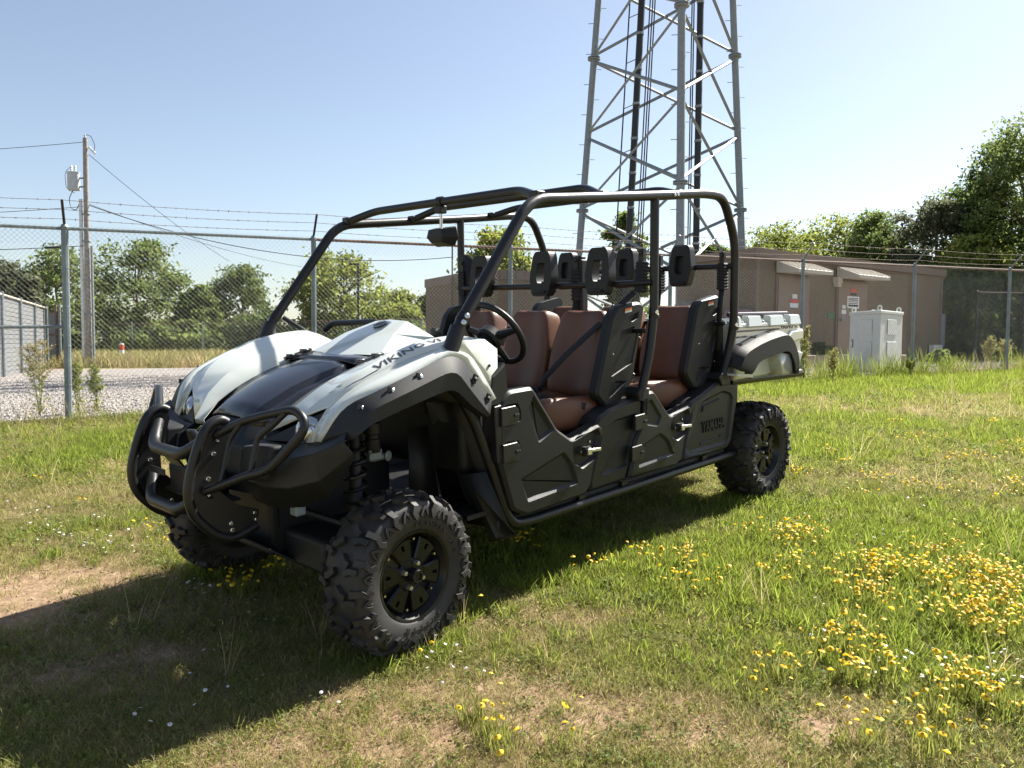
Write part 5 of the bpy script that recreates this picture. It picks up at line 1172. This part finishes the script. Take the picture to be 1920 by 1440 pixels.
obj('seat_bar', tube([(-1.62, -.72, 1.16), (-1.62, .72, 1.16)], .014, 8), 'tube', rc); obj('seat_bar', tube([(-2.46, -.72, 1.16), (-2.46, .72, 1.16)], .014, 8), 'tube', rc)
# hip and shoulder side bolsters
for (pts_, rec_, dx) in (([(-1.427, 1.24), (-1.485, 1.294), (-1.673, 1.312), (-1.724, 1.287), (-1.608, .886), (-1.463, .763), (-1.386, .761), (-1.291, .852)], 0, 0), ([(-2.259, 1.265), (-2.296, 1.296), (-2.503, 1.331), (-2.544, 1.297), (-2.43, .892), (-2.34, .773), (-2.213, .786), (-2.127, .886)], 0, -.84)):
    o_ = roundpoly(pts_, .025, 3)
    recs = [(roundpoly([(-1.50+dx, 1.16), (-1.62+dx, 1.185), (-1.655+dx, 1.14), (-1.60+dx, .99), (-1.415+dx, .93)], .012, 2), .005, .005), (roundpoly([(-1.56+dx, 1.235), (-1.665+dx, 1.262), (-1.66+dx, 1.225), (-1.60+dx, 1.205)], .006, 2), .010, .016), (roundpoly([(-1.40+dx, .885), (-1.46+dx, .91), (-1.55+dx, .90), (-1.40+dx, .82)], .008, 2), .010, .014)]
    for s in (1, -1):
        g = relief(o_, recs, .605, .66, .014); bo = obj('side_bolster', g if s > 0 else mir(g), 'plastic', car, sharp=22, bevel=.004)
        for a, b_, m2 in ((0, .55, 'sticker_o'), (.55, 1, 'sticker_w')):
            p0_, p1_ = Vector((-1.50+dx, 1.297-.0)), Vector((-1.57+dx, 1.304)); sl = (1.331-1.296)/(2.503-2.296) if dx else (1.312-1.294)/(1.673-1.485)
            zt0 = (1.296 if dx else 1.294)
            q = lambda x, y: (x, y, zt0+sl*-(x-(-2.296 if dx else -1.485))+.0025)
            g = ([q(-1.515+dx, .612+.034*a), q(-1.57+dx, .612+.034*a), q(-1.57+dx, .612+.034*b_), q(-1.515+dx, .612+.034*b_)], [(0, 1, 2, 3)])
            xx0, xx1 = -1.535+dx, -1.595+dx; z_a = 1.272+(.012 if dx else 0)
            g2 = ([(xx0, .6625, z_a+.004-.014*(a*1.6)), (xx1, .6625, z_a+.012-.014*(a*1.6)), (xx1, .6625, z_a+.012-.014*(b_*1.6)), (xx0, .6625, z_a+.004-.014*(b_*1.6))], [(0, 1, 2, 3)])
            obj('warning_label', g2 if s > 0 else mir(g2), m2, bo)
        for x, z in ((-1.43+dx, 1.05), (-1.67+dx, 1.12), (-1.615+dx, .93)): b_ = disc_bolt((x, .655, z), (0, 1, 0), .005, .009, 8); obj('screw', b_ if s > 0 else mir(b_), 'chrome', bo)
# seat belts
def belt_boot(x, y, z0, z1, lean=0.):
    b_ = part('seat_belt', car); n = 9; a = Vector((x, y, z0)); e = Vector((x+lean, y, z1)); d = (e-a).normalized(); L_ = (e-a).length
    pr = []
    for k in range(n): pr += [(.030, L_*k/n), (.038, L_*(k+.5)/n)]
    obj('boot', lathe(pr+[(.026, L_)], a, d, 4), 'belt', b_, sharp=20); obj('buckle_bracket', join(box((e.x, y, e.z+.03), (.03, .03, .07)), disc_bolt((e.x+.016, y, e.z+.045), (1, 0, 0), .012, .008, 10)), 'tube', b_, bevel=.004)
    return b_
def strap(pts, w, parent, ax=(0, 1, 0)):
    P_ = [Vector(p) for p in pts]; rows_ = [[], []]
    for k, p in enumerate(P_):
        t_ = (P_[min(k+1, len(P_)-1)]-P_[max(k-1, 0)]).normalized(); n_ = t_.cross(Vector((1, 0, .2))).normalized(); rows_[0].append(p-n_*w/2); rows_[1].append(p+n_*w/2)
    obj('webbing', loft(rows_), 'belt', parent, solid=.002)
bb = belt_boot(-1.655, .675, 1.36, 1.52, -.02); strap([(-1.62, .66, 1.36), (-1.46, .54, 1.19), (-1.34, .42, 1.04), (-1.27, .33, .92), (-1.27, .27, .82)], .034, bb); strap([(-1.27, .28, .84), (-1.16, .40, .835), (-1.24, .63, .80)], .034, bb)
obj('buckle', box((-1.27, .265, .83), (.03, .05, .09)), 'dark', bb, bevel=.006)
bb = belt_boot(-1.655, .25, 1.32, 1.50, .0); strap([(-1.64, .25, 1.32), (-1.60, .25, 1.2), (-1.575, .22, 1.0), (-1.5, .24, .80)], .034, bb); obj('tower', join(box((-1.68, .25, 1.30), (.06, .07, .5)), box((-1.68, .25, 1.53), (.05, .055, .08))), 'dark', bb, bevel=.01)
bb = belt_boot(-1.655, -.69, 1.36, 1.52, .0); strap([(-1.64, -.69, 1.36), (-1.62, -.69, 1.15), (-1.60, -.68, .9)], .034, bb); obj('tower', ([(-1.66, -.66, 1.62), (-1.66, -.60, 1.58), (-1.66, -.60, 1.44), (-1.66, -.54, 1.40), (-1.66, -.56, 1.0), (-1.66, -.70, 1.0), (-1.66, -.70, 1.62)], [(0, 1, 2, 3, 4, 5, 6)]), 'dark', bb, solid=.03)
bb = belt_boot(-2.49, .69, 1.36, 1.52, .0); strap([(-2.48, .69, 1.36), (-2.47, .685, 1.25), (-2.47, .67, 1.0)], .034, bb)
bb = belt_boot(-2.49, .25, 1.36, 1.52, .0); strap([(-2.48, .25, 1.36), (-2.46, .25, 1.22), (-2.43, .24, 1.0)], .034, bb)
bb = belt_boot(-2.49, -.69, 1.36, 1.52, .0); strap([(-2.48, -.69, 1.36), (-2.47, -.685, 1.25), (-2.47, -.67, 1.0)], .034, bb)
# mirror
mr_ = part('rear_view_mirror', car)
obj('housing', ([(-.905, -.085, 1.715), (-.905, .085, 1.715), (-.905, .10, 1.66), (-.905, .07, 1.615), (-.905, -.07, 1.615), (-.905, -.10, 1.66), (-.83, -.05, 1.70), (-.83, .05, 1.70), (-.825, .06, 1.662), (-.835, .04, 1.635), (-.835, -.04, 1.635), (-.825, -.06, 1.662)], [(5, 4, 3, 2, 1, 0), (6, 7, 8, 11), (11, 8, 9, 10)]+[(i, (i+1) % 6, 6+(i+1) % 6, 6+i) for i in range(6)]), 'plastic', mr_, bevel=.005, sharp=20)
obj('stalk', tube([(-.875, 0, 1.70), (-.876, 0, 1.80)], .008, 8), 'chrome', mr_); obj('clamp', lathe([(.026, -.02), (.028, -.016), (.028, .016), (.026, .02)], (-.876, 0, 1.838), (0, 1, 0), 14), 'plastic', mr_); obj('clamp_block', box((-.876, 0, 1.80), (.045, .045, .04)), 'plastic', mr_, bevel=.005)

# ---------------------------------------------------------------- cargo bed
bd = part('cargo_bed', car)
bo_ = [(-2.60, .80), (-2.60, 1.135), (-3.50, 1.108), (-3.545, 1.078), (-3.55, .995), (-3.53, .985), (-3.55, .91), (-3.47, .80)]
for s in (1, -1):
    m_ = (lambda g: g) if s > 0 else mir
    sp_ = obj('side_panel', m_(relief(bo_, [], .69, .722, .010)), 'white', bd, sharp=25, bevel=.003)
    obj('side_crease', m_(relief([(-3.27, 1.02), (-3.36, 1.075), (-3.54, 1.075), (-3.545, 1.0), (-3.40, .99), (-3.30, .90)], [], .715, .742, .014)), 'white', bd, sharp=25)
    obj('rear_corner', m_(relief([(-3.40, .90), (-3.45, .93), (-3.55, .91), (-3.47, .805), (-3.42, .805)], [], .715, .738, .010)), 'white', bd, sharp=25)
    # crenellated top rim
    for xa, xb in ((-2.602, -2.665), (-2.735, -2.93), (-3.03, -3.25), (-3.325, -3.505)):
        zt_ = 1.198-.022*(-xa-2.6)
        obj('rim_block', m_(([(xa, .690, zt_-.07), (xb, .690, zt_-.072), (xb, .740, zt_-.074), (xa, .740, zt_-.072), (xa-.016, .680, zt_), (xb+.016, .680, zt_-.003), (xb+.016, .728, zt_-.006), (xa-.016, .728, zt_-.004)], [(3, 2, 1, 0), (4, 5, 6, 7), (0, 1, 5, 4), (1, 2, 6, 5), (2, 3, 7, 6), (3, 0, 4, 7)])), 'white', bd, bevel=.006)
    for x in (-2.70, -2.98, -3.29): obj('tie_hook', m_(disc_bolt((x, .715, 1.158-.022*(-x-2.6)), (0, .6, .8), .007, .004, 6)), 'decal', bd)
    obj('rim_ledge', m_(([(-2.60, .66, 1.17), (-3.50, .66, 1.145), (-3.50, .728, 1.125), (-2.60, .728, 1.15), (-2.60, .66, 1.12), (-3.50, .66, 1.10), (-3.50, .728, 1.10), (-2.60, .728, 1.13)], [(0, 1, 2, 3), (7, 6, 5, 4), (0, 4, 5, 1), (1, 5, 6, 2), (2, 6, 7, 3), (3, 7, 4, 0)])), 'white', bd, bevel=.004)
    obj('rail_cap', m_(tube([(-2.62, .66, 1.205), (-3.44, .66, 1.185)], .014, 8)), 'decal', bd)
    obj('stripe', m_(([(-2.61, .7235, 1.108), (-3.20, .7235, 1.097), (-3.20, .7235, 1.086), (-2.61, .7235, 1.097)], [(0, 1, 2, 3)])), 'decal', bd)
    if s > 0:
        obj('lettering', solidtext('VIKING VI', (-3.215, .7222, 1.088), (-1, 0, -.02), (0, 0, 1), .262, .040, .0016, .25, .012), 'decal', sp_); obj('lettering', solidtext('RANCH EDITION', (-2.605, .7222, 1.060), (-1, 0, 0), (0, 0, 1), .13, .013, .0012, 0, 0), 'decal', sp_)
    else:
        obj('lettering', solidtext('VIKING VI', (-3.48, -.7222, 1.080), (1, 0, 0), (0, 0, 1), .262, .040, .0016, .25, .012), 'decal', sp_)
    for a, b_, m2 in ((0, .5, 'sticker_o'), (.5, 1, 'ink')): g = ([(-2.60-.0, .7236, .945-.035*a), (-2.665, .7236, .945-.035*a), (-2.665, .7236, .945-.035*b_), (-2.60, .7236, .945-.035*b_)], [(0, 1, 2, 3)]); obj('warning_label', m_(g), m2, bd)
    UF = [(-2.475, .718, .905), (-2.55, .718, 1.00), (-2.66, .718, 1.032), (-2.85, .718, 1.066), (-3.11, .718, 1.090), (-3.19, .718, 1.068), (-3.26, .718, 1.005), (-3.33, .718, .90), (-3.335, .718, .79)]
    KF = [(-2.475, .815, .880), (-2.55, .82, .965), (-2.65, .82, 1.0), (-2.85, .82, 1.036), (-3.09, .82, 1.056), (-3.17, .82, 1.034), (-3.235, .82, .98), (-3.295, .82, .88), (-3.30, .815, .79)]
    LF = [(-2.63, .815, .845), (-2.66, .82, .865), (-2.725, .82, .912), (-2.87, .82, .933), (-3.06, .82, .952), (-3.15, .82, .945), (-3.20, .82, .90), (-3.235, .82, .85), (-3.25, .815, .79)]
    rf = [resamp(spline(p, 4), 28) for p in (UF, KF, LF)]
    flr = obj('fender_flare', m_(loft([rf[0], [a.lerp(b_, .5)+Vector((0, 0, .006)) for a, b_ in zip(rf[0], rf[1])], rf[1], rf[2], [p+Vector((0, -.05, 0)) for p in rf[2]]])), 'flare', bd, solid=.004, sharp=40)
    for x, z in ((-2.62, 1.022), (-2.80, 1.056), (-2.98, 1.072)): obj('clip_slot', m_(box((x, .735, z), (.012, .04, .014), Matrix.Rotation(R(35), 3, 'Y'))), 'dark', flr)
    obj('fender_inner', m_(loft([[(-3.02, .70, .95), (-3.05, .70, .87), (-3.09, .70, .79)], [(-3.05, .80, .945), (-3.06, .80, .87), (-3.09, .80, .80)], [(-3.20, .80, .92), (-3.22, .80, .86), (-3.235, .80, .80)]])), 'white', bd, solid=.004)
    obj('fender_lip', m_(box((-2.56, .76, .84), (.20, .10, .012), Matrix.Rotation(R(-8), 3, 'Y'))), 'white', bd)
    obj('tail_light', m_(box((-3.552, .66, .99), (.02, .08, .14))), 'red', bd, bevel=.006)
obj('bed_floor', box((-3.05, 0, .83), (.92, 1.38, .03)), 'plastic', bd); obj('bed_front_wall', box((-2.62, 0, 1.0), (.03, 1.38, .30)), 'white', bd); obj('tailgate', box((-3.53, 0, .99), (.03, 1.36, .30)), 'white', bd, bevel=.008)
obj('frame_rail', join(tube([(-2.75, .60, .775), (-3.80, .60, .735)], .03, 12), tube([(-2.75, -.60, .775), (-3.80, -.60, .735)], .03, 12), tube([(-3.2, .60, .76), (-3.2, -.6, .76)], .025, 8)), 'tube', bd, sharp=60)
obj('silver_tube', tube([(-2.85, .70, .80), (-3.20, .70, .795)], .012, 8), 'galv', bd)
two('bed_hinge', box((-2.62, .55, .72), (.10, .04, .16)), 'tube', bd, bevel=.01)
obj('engine_bay', box((-2.85, 0, .62), (.5, .8, .30)), 'dark', car, bevel=.02)
two('rear_shock', tube([(-2.92, .50, .35), (-2.80, .42, .80)], .035, 10), 'dark', car); two('rear_arm', tube([(-2.80, .25, .36), (-2.945, .58, .31)], .025, 8), 'tube', car)

# ================================================================== WILD FLOWERS
def ring(n, r0, r1, z0, z1, w, tw=0.):
    V, F = [], []
    for k in range(n):
        a = 2*math.pi*k/n; d = Vector((math.cos(a), math.sin(a), 0)); s_ = Vector((-d.y, d.x, 0))
        k0 = len(V); V += [tuple(d*r0-s_*w*.3+Vector((0, 0, z0))), tuple(d*r0+s_*w*.3+Vector((0, 0, z0))), tuple(d*r1+s_*w*.5+Vector((0, 0, z1))), tuple(d*r1-s_*w*.5+Vector((0, 0, z1)))]; F.append((k0, k0+1, k0+2, k0+3))
    return V, F
HEADM = mesh('flower_head', ring(8, .003, .0135, .004, -.003, .0092), MT['petal']); EYEM = mesh('flower_eye', lathe([(.0042, 0), (.0048, .003), (.003, .006), (.001, .007)], (0, 0, 0), (0, 0, 1), 8), MT['eye'])
DAIM = mesh('daisy_head', ring(10, .002, .0105, .003, .001, .0055), MT['daisy']); DEYM = mesh('daisy_eye', lathe([(.003, .001), (.003, .003), (.001, .004)], (0, 0, 0), (0, 0, 1), 6), MT['petal'])
def foliage(seed, m, nb, h):
    g = np.random.default_rng(seed); me = blades('foliage', nb, .05, h*.5, h, .003, .55, m, seed, .3); return me
FOL = [foliage(300+k, 'grass_green', 60, .10) for k in range(3)]
CL = [  # px, py, rx, ry, heads
 (1700, 1075, 90, 24, 34), (1640, 1090, 50, 20, 14), (1760, 1060, 50, 16, 14), (1840, 1125, 75, 32, 40), (1880, 1170, 55, 40, 30), (1800, 1180, 60, 25, 14), (1905, 1100, 40, 30, 12), (1640, 1205, 40, 22, 12), (1590, 1275, 30, 12, 9), (1510, 1072, 22, 14, 9), (1450, 1012, 42, 14, 16), (1470, 1000, 30, 10, 6),
 (1625, 925, 28, 12, 8), (1885, 925, 40, 12, 12), (1790, 918, 25, 8, 4), (1580, 1110, 30, 14, 8), (1610, 1140, 25, 12, 7), (1455, 1290, 15, 10, 4), (1520, 1220, 18, 10, 4), (1680, 1265, 14, 10, 3), (1790, 1295, 36, 12, 10), (1850, 1330, 35, 12, 8), (1770, 1335, 16, 8, 3), (1755, 1395, 22, 14, 5), (1620, 1410, 18, 14, 4), (1410, 1310, 12, 8, 2),
 (1270, 1075, 60, 18, 14), (1330, 1105, 40, 14, 9), (1180, 1050, 40, 14, 7), (1110, 1070, 30, 10, 5), (1010, 1045, 30, 10, 8), (1240, 1105, 30, 10, 4), (1490, 890, 16, 8, 4), (1590, 885, 10, 6, 3), (1730, 830, 30, 8, 7), (1740, 862, 30, 8, 5), (1820, 860, 30, 8, 6), (1900, 850, 30, 10, 8), (1680, 800, 20, 5, 3), (1700, 925, 18, 6, 3), (1560, 860, 20, 6, 3), (1850, 790, 30, 6, 4),
 (300, 1000, 16, 14, 6), (305, 1040, 14, 12, 4), (425, 1075, 10, 8, 3), (437, 1050, 20, 8, 6), (470, 1100, 24, 14, 12), (510, 1070, 20, 10, 9), (450, 1110, 14, 8, 4), (430, 1025, 12, 8, 3), (88, 905, 14, 5, 3), (935, 1380, 30, 14, 7), (890, 1370, 14, 8, 3), (770, 1232, 10, 8, 3), (935, 1415, 12, 8, 3), (1080, 1390, 14, 8, 2), (880, 1160, 12, 8, 2), (200, 935, 20, 5, 2)]
nc = 0
for px, py, rx, ry, nh_ in CL:
    left = int(nh_*(3.4 if px > 1400 else 2.2)) if px > 960 else int(nh_*1.4)
    while left > 0:
        k = min(left, random.randint(6, 11)); left -= k
        q = atG(min(1915, px+random.gauss(0, rx*.85)), py+9+random.gauss(0, ry*.9)); q.z = tz(q.x, q.y)
        inshade = px < 560 and py > 990
        lab = 'yellow wildflower clump in the shadow before the front wheels' if inshade else ('yellow wildflower clump in the dense drift at the right' if px > 1560 and 1040 < py < 1240 else ('yellow wildflower clump in the sunlit grass beside the vehicle' if px > 960 and py < 1240 else 'yellow wildflower clump in the dry grass near the camera'))
        t_ = thing('yellow_wildflower', lab, 'wildflower', q, random.uniform(0, 6.28), lab.replace('clump', 'clumps'))
        f_ = link('foliage', FOL[nc % 3], t_); f_.scale = (random.uniform(.8, 1.3),)*2+(random.uniform(.8, 1.15),); nc += 1
        for h in range(k):
            a = random.uniform(0, 6.28); r_ = random.uniform(.0, .12); hd_ = link('flower_head', HEADM, t_); hd_.location = (r_*math.cos(a), r_*math.sin(a), random.uniform(.06, .125)); hd_.rotation_euler = (random.uniform(-.6, .6), random.uniform(-.6, .6), random.uniform(0, 6)); s = random.uniform(.5, .98); hd_.scale = (s, s, s)
            link('flower_eye', EYEM, hd_)
DS = [(120, 1010, 110, 40, 34), (230, 1030, 70, 25, 24), (360, 1120, 40, 25, 10), (330, 1090, 30, 20, 8), (60, 980, 60, 30, 12), (370, 1300, 60, 60, 8), (620, 1350, 40, 20, 3), (1480, 1030, 50, 30, 10), (1560, 980, 90, 20, 8), (1640, 1000, 90, 30, 10), (1780, 1080, 60, 30, 8), (1800, 1290, 80, 25, 14), (1890, 1290, 30, 50, 10), (1700, 1260, 60, 20, 6), (1640, 1280, 40, 20, 6), (850, 1270, 60, 40, 8), (830, 1230, 50, 20, 6), (1880, 940, 30, 60, 6), (1500, 1180, 60, 40, 4), (1750, 960, 60, 30, 6), (440, 1170, 60, 20, 6), (250, 1390, 90, 30, 4)]
for px, py, rx, ry, n in DS:
    for k in range(n):
        q = atG(min(1915, max(4, px+random.uniform(-rx, rx))), py+random.uniform(-ry, ry)); q.z = tz(q.x, q.y)+random.uniform(.03, .07)
        lab = 'small white daisy in the grass on the left' if px < 600 else 'small white daisy in the grass on the right'
        d_ = link('white_daisy', DAIM); tag(d_, lab, 'daisy', lab.replace('daisy', 'daisies')); d_.location = q; s_ = random.uniform(.45, .72); d_.scale = (s_, s_, s_); d_.rotation_euler = (random.uniform(-.5, .5), random.uniform(-.5, .5), random.uniform(0, 6)); link('flower_eye', DEYM, d_)
